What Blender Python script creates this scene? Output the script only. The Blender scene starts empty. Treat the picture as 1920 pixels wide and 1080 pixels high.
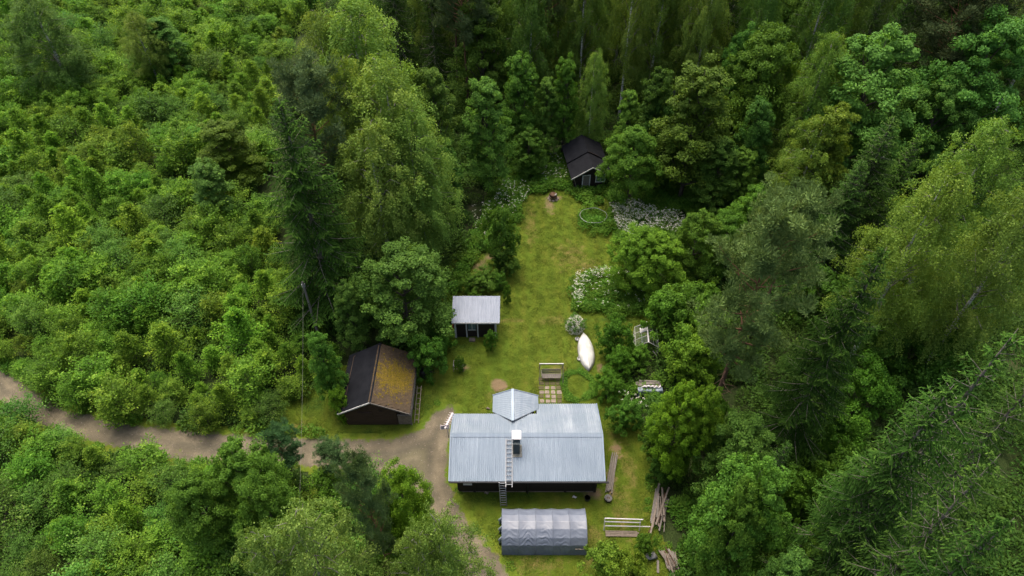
import bpy, bmesh, math, random
import numpy as np
from mathutils import Vector, Matrix

# ------------------------------------------------------------------ camera, sky, sun, exposure
sc = bpy.context.scene
COL = sc.collection
CAM_H, FPX, W0, H0 = 48.0, 1280.0, 1920, 1080
cam_data = bpy.data.cameras.new('camera')
cam_data.sensor_width = 36.0
cam_data.lens = 36.0 * FPX / W0
cam_data.clip_start = 0.5
cam_data.clip_end = 2000
cam = bpy.data.objects.new('camera', cam_data)
COL.objects.link(cam)
cam.location = (0, 0, CAM_H)
cam.rotation_euler = (math.radians(45), 0, 0)
sc.camera = cam

SUN_EL, SUN_AZ = math.radians(68), math.radians(-22)     # azimuth from +Y (far side), negative = west (image left)
world = bpy.data.worlds.new('World')
sc.world = world
world.use_nodes = True
wn = world.node_tree
wn.nodes.clear()
sky = wn.nodes.new('ShaderNodeTexSky')
sky.sky_type = 'NISHITA'
sky.sun_disc = False
sky.sun_elevation = SUN_EL
sky.sun_rotation = SUN_AZ
sky.air_density = 1.0
sky.dust_density = 8.0
sky.ozone_density = 0.3
bg = wn.nodes.new('ShaderNodeBackground')
bg.inputs['Strength'].default_value = 0.15
wo = wn.nodes.new('ShaderNodeOutputWorld')
wn.links.new(sky.outputs[0], bg.inputs[0])
wn.links.new(bg.outputs[0], wo.inputs[0])
sd = bpy.data.lights.new('sun', 'SUN')
sd.energy = 0.8
sd.angle = math.radians(35)
sd.color = (1.0, 0.95, 0.86)
sun = bpy.data.objects.new('sun', sd)
COL.objects.link(sun)
to_sun = Vector((math.sin(SUN_AZ) * math.cos(SUN_EL), math.cos(SUN_AZ) * math.cos(SUN_EL), math.sin(SUN_EL)))
sun.rotation_euler = to_sun.to_track_quat('Z', 'Y').to_euler()
sc.view_settings.view_transform = 'Standard'
sc.view_settings.look = 'None'
sc.view_settings.gamma = 1.0
sc.view_settings.exposure = 1.25
sc.render.engine = 'CYCLES'
sc.cycles.max_bounces = 6
sc.cycles.diffuse_bounces = 4
sc.cycles.glossy_bounces = 2
sc.cycles.transmission_bounces = 4
sc.cycles.transparent_max_bounces = 6
sc.cycles.use_denoising = True
sc.cycles.use_adaptive_sampling = False

# ------------------------------------------------------------------ helpers
S2 = math.sqrt(0.5)
random.seed(7)
RNG = np.random.default_rng(11)


def P(x, y, z=0.0):
    """World point seen at photo pixel (x, y) that lies at height z."""
    v = (y - H0 / 2) / FPX
    Y = (CAM_H - z) * (1 - v) / (1 + v)
    fw = (Y + CAM_H - z) * S2
    return Vector(((x - W0 / 2) / FPX * fw, Y, z))


def PY(x, y, Y):
    """World point on the ray of photo pixel (x, y) at distance Y."""
    v = (y - H0 / 2) / FPX
    z = CAM_H - Y * (1 + v) / (1 - v)
    fw = (Y + CAM_H - z) * S2
    return Vector(((x - W0 / 2) / FPX * fw, Y, z))


def pxm(p):
    return FPX / ((p.y + CAM_H - p.z) * S2)


def setp(o, label=None, cat=None, group=None, kind=None):
    if label: o['label'] = label
    if cat: o['category'] = cat
    if group: o['group'] = group
    if kind: o['kind'] = kind
    return o


def link(name, data, parent=None):
    o = bpy.data.objects.new(name, data)
    COL.objects.link(o)
    if parent is not None:
        o.parent = parent
    return o


def empty(name, loc=(0, 0, 0), rz=0.0, label=None, cat=None, group=None):
    o = link(name, None)
    o.empty_display_size = 0.3
    o.location = loc
    o.rotation_euler = (0, 0, rz)
    return setp(o, label, cat, group)


class MB:
    """Collects boxes, bars, tubes and quads into one mesh."""
    def __init__(s):
        s.v, s.f = [], []

    def add(s, vs, fs):
        b = len(s.v)
        s.v += [tuple(p) for p in vs]
        s.f += [tuple(i + b for i in f) for f in fs]
        return s

    def box(s, lo, hi):
        x0, y0, z0 = lo; x1, y1, z1 = hi
        return s.add([(x0, y0, z0), (x1, y0, z0), (x1, y1, z0), (x0, y1, z0), (x0, y0, z1), (x1, y0, z1), (x1, y1, z1), (x0, y1, z1)],
                     [(0, 3, 2, 1), (4, 5, 6, 7), (0, 1, 5, 4), (1, 2, 6, 5), (2, 3, 7, 6), (3, 0, 4, 7)])

    def bar(s, a, b, w, h=None, up=(0, 0, 1)):
        """Rectangular bar from a to b."""
        h = h or w
        a, b = Vector(a), Vector(b)
        d = (b - a).normalized()
        up = Vector(up)
        if abs(d.dot(up)) > 0.97: up = Vector((0, 1, 0))
        r = d.cross(up).normalized(); u = r.cross(d)
        r *= w / 2; u *= h / 2
        return s.add([a - r - u, a + r - u, a + r + u, a - r + u, b - r - u, b + r - u, b + r + u, b - r + u],
                     [(0, 3, 2, 1), (4, 5, 6, 7), (0, 1, 5, 4), (1, 2, 6, 5), (2, 3, 7, 6), (3, 0, 4, 7)])

    def tube(s, pts, rad, n=6, cap=True):
        pts = [Vector(p) for p in pts]
        if not hasattr(rad, '__len__'): rad = [rad] * len(pts)
        base = len(s.v)
        ref = None
        for i, p in enumerate(pts):
            d = (pts[min(i + 1, len(pts) - 1)] - pts[max(i - 1, 0)]).normalized()
            if ref is None:
                ref = d.orthogonal().normalized()
            r = (ref - d * ref.dot(d))
            r = r.normalized() if r.length > 1e-5 else d.orthogonal().normalized()
            ref = r
            u = d.cross(r)
            for k in range(n):
                a = 2 * math.pi * k / n
                s.v.append(tuple(p + (r * math.cos(a) + u * math.sin(a)) * rad[i]))
        for i in range(len(pts) - 1):
            for k in range(n):
                k2 = (k + 1) % n
                s.f.append((base + i * n + k, base + i * n + k2, base + (i + 1) * n + k2, base + (i + 1) * n + k))
        if cap:
            s.f.append(tuple(base + k for k in reversed(range(n))))
            e = base + (len(pts) - 1) * n
            s.f.append(tuple(e + k for k in range(n)))
        return s

    def cyl(s, c, r, h, n=16, r2=None):
        c = Vector(c)
        return s.tube([c, c + Vector((0, 0, h))], [r, r if r2 is None else r2], n)

    def torus(s, c, R, r, axis=(0, 0, 1), n=18, m=6):
        c = Vector(c); ax = Vector(axis).normalized(); a = ax.orthogonal().normalized(); b = ax.cross(a)
        base = len(s.v)
        for i in range(n):
            t = 2 * math.pi * i / n; d = a * math.cos(t) + b * math.sin(t)
            for j in range(m):
                q = 2 * math.pi * j / m
                s.v.append(tuple(c + d * (R + r * math.cos(q)) + ax * r * math.sin(q)))
        for i in range(n):
            for j in range(m):
                s.f.append((base + i * m + j, base + ((i + 1) % n) * m + j, base + ((i + 1) % n) * m + (j + 1) % m, base + i * m + (j + 1) % m))
        return s

    def mesh(s, name, mat, smooth=False):
        m = bpy.data.meshes.new(name)
        m.from_pydata(s.v, [], s.f)
        if mat: m.materials.append(mat)
        if smooth:
            m.polygons.foreach_set('use_smooth', [True] * len(m.polygons))
        m.update()
        return m

    def build(s, name, mat, parent=None, smooth=False):
        return link(name, s.mesh(name, mat, smooth), parent)


# ------------------------------------------------------------------ materials
def newmat(name):
    m = bpy.data.materials.new(name)
    m.use_nodes = True
    nt = m.node_tree
    nt.nodes.clear()
    return m, nt, nt.nodes, nt.links


def node(ns, t, **kw):
    n = ns.new(t)
    for k, v in kw.items():
        setattr(n, k, v)
    return n


def ramp(ns, stops):
    r = ns.new('ShaderNodeValToRGB')
    el = r.color_ramp.elements
    while len(el) < len(stops): el.new(0.5)
    for e, (p, c) in zip(el, stops):
        e.position = p
        e.color = (*c, 1) if len(c) == 3 else c
    return r


def mixc(ns, ls, fac, a, b, mode='MIX'):
    m = ns.new('ShaderNodeMix'); m.data_type = 'RGBA'; m.blend_type = mode; m.clamp_factor = True
    for sock, val in ((m.inputs[0], fac), (m.inputs[6], a), (m.inputs[7], b)):
        if hasattr(val, 'links') or hasattr(val, 'is_linked'): ls.new(val, sock)
        elif isinstance(val, (int, float)): sock.default_value = val
        else: sock.default_value = (*val, 1)
    return m.outputs[2]


def math_(ns, ls, op, a, b=None, clamp=False):
    m = ns.new('ShaderNodeMath'); m.operation = op; m.use_clamp = clamp
    for i, val in enumerate((a, b)):
        if val is None: continue
        if isinstance(val, (int, float)): m.inputs[i].default_value = val
        else: ls.new(val, m.inputs[i])
    return m.outputs[0]


def noise(ns, ls, vec, scale, detail=4, rough=0.55, stretch=None):
    if stretch:
        mp = ns.new('ShaderNodeMapping'); mp.inputs['Scale'].default_value = stretch
        ls.new(vec, mp.inputs[0]); vec = mp.outputs[0]
    n = ns.new('ShaderNodeTexNoise')
    n.inputs['Scale'].default_value = scale
    n.inputs['Detail'].default_value = detail
    n.inputs['Roughness'].default_value = rough
    ls.new(vec, n.inputs['Vector'])
    return n.outputs['Fac']


def finish(nt, ns, ls, col, rough=0.8, spec=0.3, metal=0.0, bump=None, bump_s=0.3, bump_d=0.05):
    b = ns.new('ShaderNodeBsdfPrincipled')
    o = ns.new('ShaderNodeOutputMaterial')
    if hasattr(col, 'is_linked'): ls.new(col, b.inputs['Base Color'])
    else: b.inputs['Base Color'].default_value = (*col, 1)
    if hasattr(rough, 'is_linked'): ls.new(rough, b.inputs['Roughness'])
    else: b.inputs['Roughness'].default_value = rough
    b.inputs['Specular IOR Level'].default_value = spec
    b.inputs['Metallic'].default_value = metal
    if bump is not None:
        bn = ns.new('ShaderNodeBump')
        bn.inputs['Strength'].default_value = bump_s
        bn.inputs['Distance'].default_value = bump_d
        ls.new(bump, bn.inputs['Height'])
        ls.new(bn.outputs[0], b.inputs['Normal'])
    ls.new(b.outputs[0], o.inputs[0])
    return b


def simple(name, c1, c2, scale=3.0, rough=0.8, spec=0.25, metal=0.0, stretch=None, bump=0.0, detail=5):
    """Two-tone weathered surface in world position."""
    m, nt, ns, ls = newmat(name)
    g = ns.new('ShaderNodeNewGeometry')
    n = noise(ns, ls, g.outputs['Position'], scale, detail, 0.65, stretch)
    r = ramp(ns, [(0.3, c1), (0.7, c2)])
    ls.new(n, r.inputs[0])
    oi = ns.new('ShaderNodeObjectInfo')
    col = mixc(ns, ls, math_(ns, ls, 'MULTIPLY', oi.outputs['Random'], 0.18), r.outputs[0], (0.02, 0.02, 0.02))
    finish(nt, ns, ls, col, rough, spec, metal, n if bump else None, bump, 0.03)
    return m


def foliage(name, ca, cb, cc, trans=0.30, rough=0.6, spec=0.12):
    """Leaves: per-leaf tint between ca and cb with some cc, times the plant's own colour."""
    m, nt, ns, ls = newmat(name)
    at = ns.new('ShaderNodeAttribute'); at.attribute_name = 'tint'
    oi = ns.new('ShaderNodeObjectInfo')
    r = ramp(ns, [(0.0, ca), (0.62, cb), (1.0, cc)])
    ls.new(at.outputs['Fac'], r.inputs[0])
    hs = ns.new('ShaderNodeHueSaturation')
    ls.new(r.outputs[0], hs.inputs['Color'])
    mr = ns.new('ShaderNodeMapRange')
    mr.inputs[3].default_value = 0.488; mr.inputs[4].default_value = 0.512
    ls.new(oi.outputs['Random'], mr.inputs[0]); ls.new(mr.outputs[0], hs.inputs['Hue'])
    mr2 = ns.new('ShaderNodeMapRange')
    mr2.inputs[3].default_value = 0.82; mr2.inputs[4].default_value = 1.18
    rr = math_(ns, ls, 'FRACT', math_(ns, ls, 'MULTIPLY', oi.outputs['Random'], 7.31))
    ls.new(rr, mr2.inputs[0]); ls.new(mr2.outputs[0], hs.inputs['Value'])
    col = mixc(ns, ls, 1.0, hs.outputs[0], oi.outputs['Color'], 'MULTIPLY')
    b = ns.new('ShaderNodeBsdfPrincipled')
    b.inputs['Roughness'].default_value = rough
    b.inputs['Specular IOR Level'].default_value = spec
    ls.new(col, b.inputs['Base Color'])
    t = ns.new('ShaderNodeBsdfTranslucent')
    tc = mixc(ns, ls, 1.0, col, (1.25, 1.15, 0.55), 'MULTIPLY')
    ls.new(tc, t.inputs[0])
    mx = ns.new('ShaderNodeMixShader'); mx.inputs[0].default_value = trans
    ls.new(b.outputs[0], mx.inputs[1]); ls.new(t.outputs[0], mx.inputs[2])
    o = ns.new('ShaderNodeOutputMaterial')
    ls.new(mx.outputs[0], o.inputs[0])
    return m


M = {}
M['leaf_birch'] = foliage('birch_leaves', (0.068, 0.132, 0.024), (0.122, 0.215, 0.038), (0.205, 0.295, 0.060), 0.38)
M['leaf_maple'] = foliage('maple_leaves', (0.052, 0.112, 0.015), (0.102, 0.200, 0.025), (0.205, 0.325, 0.045), 0.38)
M['leaf_young'] = foliage('sapling_leaves', (0.060, 0.134, 0.015), (0.122, 0.236, 0.025), (0.245, 0.370, 0.048), 0.42)
M['needle_spruce'] = foliage('spruce_needles', (0.017, 0.042, 0.009), (0.034, 0.074, 0.014), (0.085, 0.150, 0.026), 0.12, 0.8, 0.02)
M['needle_pine'] = foliage('pine_needles', (0.056, 0.096, 0.034), (0.102, 0.155, 0.054), (0.165, 0.225, 0.080), 0.18, 0.8, 0.03)
M['leaf_under'] = foliage('shade_dark_undergrowth_leaves', (0.026, 0.064, 0.009), (0.052, 0.112, 0.014), (0.095, 0.165, 0.024), 0.32)  # undergrowth leaf colour darkened, so the shade of the forest gaps is in it
M['leaf_weed'] = foliage('weed_leaves', (0.056, 0.138, 0.014), (0.105, 0.225, 0.024), (0.190, 0.310, 0.042), 0.38)
M['petal'] = simple('white_petals', (0.62, 0.61, 0.50), (0.80, 0.77, 0.64), 6)
M['bark_dark'] = simple('grey_brown_bark', (0.045, 0.036, 0.028), (0.11, 0.095, 0.078), 5, 0.9, 0.1, stretch=(1, 1, 0.25), bump=0.5)
M['bark_twig'] = simple('grey_birch_twigs', (0.06, 0.052, 0.045), (0.21, 0.20, 0.18), 3, 0.85, 0.1)
M['bark_spruce'] = simple('lichen_grey_spruce_bark', (0.055, 0.048, 0.036), (0.22, 0.205, 0.165), 4, 0.9, 0.1)


def bark_birch():
    m, nt, ns, ls = newmat('white_birch_bark')
    g = ns.new('ShaderNodeNewGeometry')
    n = noise(ns, ls, g.outputs['Position'], 2.2, 5, 0.7, (1, 1, 2.6))
    r = ramp(ns, [(0.40, (0.05, 0.045, 0.04)), (0.47, (0.42, 0.41, 0.38)), (0.8, (0.62, 0.60, 0.56))])
    ls.new(n, r.inputs[0])
    finish(nt, ns, ls, r.outputs[0], 0.7, 0.2)
    return m


def bark_pine():
    m, nt, ns, ls = newmat('pine_bark')
    tc = ns.new('ShaderNodeTexCoord')
    sep = ns.new('ShaderNodeSeparateXYZ'); ls.new(tc.outputs['Object'], sep.inputs[0])
    g = ns.new('ShaderNodeNewGeometry')
    n = noise(ns, ls, g.outputs['Position'], 4, 5, 0.7, (1, 1, 0.35))
    h = math_(ns, ls, 'ADD', math_(ns, ls, 'DIVIDE', sep.outputs[2], 20.0), math_(ns, ls, 'MULTIPLY', math_(ns, ls, 'SUBTRACT', n, 0.5), 0.5))
    r = ramp(ns, [(0.12, (0.075, 0.055, 0.042)), (0.35, (0.125, 0.072, 0.048)), (0.6, (0.19, 0.10, 0.058))])
    ls.new(h, r.inputs[0])
    finish(nt, ns, ls, r.outputs[0], 0.9, 0.1, bump=n, bump_s=0.4)
    return m


M['bark_birch'] = bark_birch()
M['bark_pine'] = bark_pine()
M['dark_wood'] = simple('dark_brown_tarred_wood', (0.010, 0.0075, 0.006), (0.026, 0.019, 0.014), 2.5, 0.75, 0.25, stretch=(0.3, 0.3, 6), bump=0.25)
M['brown_wood'] = simple('weathered_brown_logs', (0.026, 0.017, 0.011), (0.062, 0.040, 0.026), 2.5, 0.8, 0.2, stretch=(0.35, 0.35, 5), bump=0.35)
M['grey_wood'] = simple('silver_grey_weathered_wood', (0.095, 0.085, 0.072), (0.21, 0.19, 0.165), 4, 0.85, 0.15, stretch=(6, 1, 2), bump=0.3)
M['bleached_wood'] = simple('bleached_pine_boards', (0.115, 0.095, 0.075), (0.215, 0.18, 0.145), 4, 0.85, 0.15, bump=0.25)
M['white_paint'] = simple('worn_white_paint', (0.34, 0.34, 0.33), (0.50, 0.50, 0.48), 5, 0.6, 0.3)
M['felt'] = simple('black_roofing_felt', (0.007, 0.0078, 0.010), (0.013, 0.0142, 0.0175), 1.4, 0.95, 0.05, bump=0.3)
M['black_plastic'] = simple('black_plastic', (0.008, 0.008, 0.009), (0.016, 0.016, 0.018), 3, 0.45, 0.4)
M['steel'] = simple('galvanised_steel_tube', (0.22, 0.225, 0.23), (0.34, 0.345, 0.35), 5, 0.4, 0.5, 0.5)
M['red_plastic'] = simple('faded_red_plastic', (0.30, 0.045, 0.02), (0.45, 0.09, 0.04), 3, 0.5, 0.3)
M['tarp_blue'] = simple('grey_blue_tarpaulin', (0.10, 0.14, 0.17), (0.20, 0.25, 0.29), 3, 0.45, 0.4, bump=0.3)
M['boat_hull'] = simple('chalky_white_hull', (0.32, 0.33, 0.30), (0.52, 0.53, 0.51), 1.1, 0.4, 0.45)
M['rubber'] = simple('grey_rubber', (0.10, 0.10, 0.095), (0.34, 0.34, 0.33), 6, 0.7, 0.2)
M['stone'] = simple('pale_stone_slab', (0.13, 0.105, 0.082), (0.27, 0.225, 0.185), 5, 0.9, 0.15, bump=0.4)
M['ash'] = simple('ash_and_charred_wood', (0.03, 0.022, 0.018), (0.20, 0.14, 0.10), 9, 0.95, 0.1)
M['rust'] = simple('rusty_sheet_metal', (0.035, 0.022, 0.016), (0.12, 0.065, 0.038), 6, 0.7, 0.3, 0.4)
M['pink'] = simple('pinkish_white_aluminium', (0.36, 0.30, 0.31), (0.48, 0.43, 0.43), 5, 0.45, 0.4)
M['cap_white'] = simple('white_sheet_metal', (0.44, 0.425, 0.43), (0.54, 0.52, 0.53), 4, 0.5, 0.3)
M['slate_metal'] = simple('dark_slate_sheet_metal', (0.035, 0.05, 0.055), (0.07, 0.092, 0.098), 3, 0.45, 0.4, 0.3)
M['cable'] = simple('pale_cable', (0.10, 0.10, 0.085), (0.18, 0.18, 0.155), 2, 0.6, 0.3)


def glass_mat():
    m, nt, ns, ls = newmat('window_glass')
    b = finish(nt, ns, ls, (0.06, 0.10, 0.12), 0.06, 0.8)
    return m


M['glass'] = glass_mat()


def thin_glass():
    m, nt, ns, ls = newmat('dusty_thin_glass')
    g = ns.new('ShaderNodeBsdfGlossy'); g.inputs['Roughness'].default_value = 0.12; g.inputs[0].default_value = (0.7, 0.72, 0.72, 1)
    d = ns.new('ShaderNodeBsdfDiffuse'); d.inputs[0].default_value = (0.35, 0.36, 0.35, 1)
    t = ns.new('ShaderNodeBsdfTransparent'); t.inputs[0].default_value = (0.82, 0.86, 0.84, 1)
    a = ns.new('ShaderNodeMixShader'); a.inputs[0].default_value = 0.5
    ls.new(g.outputs[0], a.inputs[1]); ls.new(d.outputs[0], a.inputs[2])
    mx = ns.new('ShaderNodeMixShader'); mx.inputs[0].default_value = 0.14
    ls.new(t.outputs[0], mx.inputs[1]); ls.new(a.outputs[0], mx.inputs[2])
    o = ns.new('ShaderNodeOutputMaterial'); ls.new(mx.outputs[0], o.inputs[0])
    return m


M['thin_glass'] = thin_glass()


def metal_roof(name, c1, c2, streak):
    m, nt, ns, ls = newmat(name)
    g = ns.new('ShaderNodeNewGeometry')
    oi = ns.new('ShaderNodeObjectInfo')
    n1 = noise(ns, ls, g.outputs['Position'], 1.0, 5, 0.7, (5, 0.35, 0.35))
    n2 = noise(ns, ls, g.outputs['Position'], 0.7, 4, 0.6)
    f = math_(ns, ls, 'ADD', math_(ns, ls, 'MULTIPLY', n1, 0.6), math_(ns, ls, 'MULTIPLY', n2, 0.4))
    r = ramp(ns, [(0.36, c1), (0.52, [(a + b) / 2 for a, b in zip(c1, c2)]), (0.62, c2)])
    ls.new(f, r.inputs[0])
    col = mixc(ns, ls, math_(ns, ls, 'MULTIPLY', oi.outputs['Random'], streak), r.outputs[0], c1)
    sp = noise(ns, ls, g.outputs['Position'], 7.0, 5, 0.8)
    spk = ramp(ns, [(0.60, (1, 1, 1)), (0.72, (0.62, 0.60, 0.55))]); ls.new(sp, spk.inputs[0])
    col = mixc(ns, ls, 0.8, col, spk.outputs[0], 'MULTIPLY')
    finish(nt, ns, ls, col, 0.52, 0.4, 0.35)
    return m


M['roof_near'] = metal_roof('blue_grey_corrugated_metal', (0.148, 0.190, 0.236), (0.215, 0.262, 0.310), 0.3)
M['roof_far'] = metal_roof('chalky_weathered_corrugated_metal', (0.180, 0.224, 0.268), (0.305, 0.345, 0.382), 0.8)
M['roof_shed'] = metal_roof('pale_grey_corrugated_metal', (0.112, 0.134, 0.172), (0.160, 0.184, 0.228), 0.3)


def tarp_mat():
    m, nt, ns, ls = newmat('grey_tent_fabric')
    g = ns.new('ShaderNodeNewGeometry')
    n = noise(ns, ls, g.outputs['Position'], 1.6, 5, 0.6)
    r = ramp(ns, [(0.3, (0.082, 0.098, 0.130)), (0.7, (0.122, 0.142, 0.178))])
    ls.new(n, r.inputs[0])
    n2 = noise(ns, ls, g.outputs['Position'], 9, 3, 0.5)
    finish(nt, ns, ls, r.outputs[0], 0.42, 0.5, 0.0, n2, 0.12, 0.02)
    return m


M['tent'] = tarp_mat()


def moss_shingle():
    m, nt, ns, ls = newmat('mossy_felt_shingles')
    g = ns.new('ShaderNodeNewGeometry'); pos = g.outputs['Position']
    oi = ns.new('ShaderNodeObjectInfo')
    n0 = noise(ns, ls, pos, 5, 5, 0.7)
    base = ramp(ns, [(0.3, (0.035, 0.024, 0.015)), (0.7, (0.090, 0.066, 0.042))]); ls.new(n0, base.inputs[0])
    b2 = mixc(ns, ls, math_(ns, ls, 'MULTIPLY', oi.outputs['Random'], 0.5), base.outputs[0], (0.05, 0.04, 0.028))
    # moss grows in a patch of its own towards the shaded back of the slope
    sep = ns.new('ShaderNodeSeparateXYZ'); ls.new(pos, sep.inputs[0])
    dx = math_(ns, ls, 'DIVIDE', math_(ns, ls, 'SUBTRACT', sep.outputs[0], -9.7), 1.7)
    dy = math_(ns, ls, 'DIVIDE', math_(ns, ls, 'SUBTRACT', sep.outputs[1], 34.7), 1.7)
    rr = math_(ns, ls, 'ADD', math_(ns, ls, 'MULTIPLY', dx, dx), math_(ns, ls, 'MULTIPLY', dy, dy))
    n1 = noise(ns, ls, pos, 2.6, 6, 0.75)
    n3 = noise(ns, ls, pos, 11, 3, 0.6)
    k = math_(ns, ls, 'SUBTRACT', math_(ns, ls, 'ADD', math_(ns, ls, 'MULTIPLY', n1, 2.2), math_(ns, ls, 'MULTIPLY', n3, 0.9)), math_(ns, ls, 'MULTIPLY', rr, 0.42))
    mk = ramp(ns, [(0.0, (0, 0, 0)), (1.0, (1, 1, 1))])
    ls.new(math_(ns, ls, 'MULTIPLY', math_(ns, ls, 'SUBTRACT', k, 1.12), 2.6, True), mk.inputs[0])
    mossc = ramp(ns, [(0.35, (0.070, 0.052, 0.009)), (0.65, (0.170, 0.118, 0.012))]); ls.new(n3, mossc.inputs[0])
    col = mixc(ns, ls, math_(ns, ls, 'MULTIPLY', mk.outputs[0], 0.9), b2, mossc.outputs[0])
    finish(nt, ns, ls, col, 0.95, 0.1, 0, n3, 0.5, 0.04)
    return m


M['moss'] = moss_shingle()


def ground_mats():
    # forest floor
    m, nt, ns, ls = newmat('forest_floor')
    g = ns.new('ShaderNodeNewGeometry'); pos = g.outputs['Position']
    n = noise(ns, ls, pos, 0.5, 8, 0.7)
    r = ramp(ns, [(0.3, (0.016, 0.020, 0.008)), (0.55, (0.028, 0.045, 0.012)), (0.75, (0.060, 0.052, 0.028))])
    ls.new(n, r.inputs[0])
    finish(nt, ns, ls, r.outputs[0], 0.95, 0.1, 0, noise(ns, ls, pos, 6, 4), 0.8, 0.15)
    M['floor'] = m

    def grass(ns, ls, pos):
        n1 = noise(ns, ls, pos, 0.22, 5, 0.6)
        n2 = noise(ns, ls, pos, 1.3, 6, 0.7)
        n3 = noise(ns, ls, pos, 9.0, 4, 0.7)
        f = math_(ns, ls, 'ADD', math_(ns, ls, 'MULTIPLY', n1, 0.45), math_(ns, ls, 'ADD', math_(ns, ls, 'MULTIPLY', n2, 0.38), math_(ns, ls, 'MULTIPLY', n3, 0.22)))
        r = ramp(ns, [(0.38, (0.060, 0.100, 0.008)), (0.49, (0.080, 0.116, 0.009)), (0.58, (0.100, 0.122, 0.012)), (0.70, (0.135, 0.125, 0.028))])
        ls.new(f, r.inputs[0])
        # mower stripes running away from the house
        wv = ns.new('ShaderNodeTexWave'); wv.bands_direction = 'X'
        wv.inputs['Scale'].default_value = 0.28; wv.inputs['Distortion'].default_value = 2.0; wv.inputs['Detail'].default_value = 2
        ls.new(pos, wv.inputs[0])
        c = mixc(ns, ls, math_(ns, ls, 'MULTIPLY', wv.outputs['Fac'], 0.45), r.outputs[0], (0.064, 0.112, 0.009))
        return c, n3, n2

    # lawn with bare, dry and lush patches carried by attributes
    m, nt, ns, ls = newmat('mown_lawn')
    g = ns.new('ShaderNodeNewGeometry'); pos = g.outputs['Position']
    c, n3, n2 = grass(ns, ls, pos)
    for att, colr in (('dry', (0.165, 0.130, 0.042)), ('greener', (0.024, 0.062, 0.007)), ('bare', (0.185, 0.125, 0.080))):
        a = ns.new('ShaderNodeAttribute'); a.attribute_name = att
        k = math_(ns, ls, 'MULTIPLY', math_(ns, ls, 'SUBTRACT', math_(ns, ls, 'ADD', a.outputs['Fac'], math_(ns, ls, 'MULTIPLY', math_(ns, ls, 'SUBTRACT', n2, 0.5), 1.3)), 0.42), 3.0, True)
        kk = math_(ns, ls, 'MULTIPLY', k, math_(ns, ls, 'MINIMUM', math_(ns, ls, 'MULTIPLY', a.outputs['Fac'], 3.0), 0.85))
        c = mixc(ns, ls, kk, c, colr)
    finish(nt, ns, ls, c, 0.9, 0.12, 0, math_(ns, ls, 'ADD', n3, noise(ns, ls, pos, 26, 3, 0.7)), 0.9, 0.09)
    M['lawn'] = m

    # gravel drive, breaking up into grass along its edge
    m, nt, ns, ls = newmat('gravel_drive')
    g = ns.new('ShaderNodeNewGeometry'); pos = g.outputs['Position']
    c, n3, n2 = grass(ns, ls, pos)
    n4 = noise(ns, ls, pos, 0.55, 6, 0.65)
    n5 = noise(ns, ls, pos, 18, 4, 0.8)
    f = math_(ns, ls, 'ADD', math_(ns, ls, 'MULTIPLY', n4, 0.65), math_(ns, ls, 'MULTIPLY', n5, 0.35))
    r = ramp(ns, [(0.35, (0.066, 0.058, 0.041)), (0.52, (0.106, 0.092, 0.064)), (0.66, (0.172, 0.145, 0.100))])
    ls.new(f, r.inputs[0])
    vo = ns.new('ShaderNodeTexVoronoi'); vo.inputs['Scale'].default_value = 1.1; ls.new(pos, vo.inputs['Vector'])
    peb = ramp(ns, [(0.03, (1, 1, 1)), (0.05, (0, 0, 0))]); ls.new(vo.outputs['Distance'], peb.inputs[0])
    gc = mixc(ns, ls, math_(ns, ls, 'MULTIPLY', peb.outputs[0], 0.55), r.outputs[0], (0.28, 0.26, 0.24))
    a = ns.new('ShaderNodeAttribute'); a.attribute_name = 'edge'
    k = math_(ns, ls, 'MULTIPLY', math_(ns, ls, 'ADD', a.outputs['Fac'], math_(ns, ls, 'MULTIPLY', math_(ns, ls, 'SUBTRACT', n2, 0.5), 3.2)), 2.2, True)
    k2 = math_(ns, ls, 'MULTIPLY', math_(ns, ls, 'SUBTRACT', noise(ns, ls, pos, 1.0, 6, 0.75), 0.60), 9.0, True)
    ag = ns.new('ShaderNodeAttribute'); ag.attribute_name = 'verge'
    kg = math_(ns, ls, 'MULTIPLY', k, math_(ns, ls, 'SUBTRACT', 1.0, math_(ns, ls, 'MULTIPLY', k2, math_(ns, ls, 'MULTIPLY', ag.outputs['Fac'], 0.8))))
    dd = math_(ns, ls, 'ADD', math_(ns, ls, 'MULTIPLY', a.outputs['Fac'], 0.55), math_(ns, ls, 'MULTIPLY', math_(ns, ls, 'SUBTRACT', noise(ns, ls, pos, 0.35, 3), 0.5), 1.2))
    rt = ramp(ns, [(0.0, (1, 1, 1)), (0.22, (1.25, 1.22, 1.18)), (0.36, (0.78, 0.80, 0.80)), (0.52, (0.95, 1.0, 0.85)), (0.75, (1, 1, 1))]); ls.new(math_(ns, ls, 'DIVIDE', dd, 4.0), rt.inputs[0])
    gc = mixc(ns, ls, 0.75, gc, rt.outputs[0], 'MULTIPLY')
    col = mixc(ns, ls, kg, c, gc)
    finish(nt, ns, ls, col, 0.95, 0.15, 0, math_(ns, ls, 'ADD', n5, noise(ns, ls, pos, 5, 4)), 0.6, 0.05)
    M['gravel'] = m


ground_mats()


# ------------------------------------------------------------------ ground, lawn, drive
def poly_px(pts):
    return np.array([(P(x, y).x, P(x, y).y) for x, y in pts])


def inside(poly, X, Y):
    r = np.zeros(X.shape, bool)
    n = len(poly)
    for i in range(n):
        x1, y1 = poly[i]; x2, y2 = poly[(i + 1) % n]
        c = ((y1 > Y) != (y2 > Y)) & (X < (x2 - x1) * (Y - y1) / (y2 - y1 + 1e-12) + x1)
        r ^= c
    return r


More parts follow.
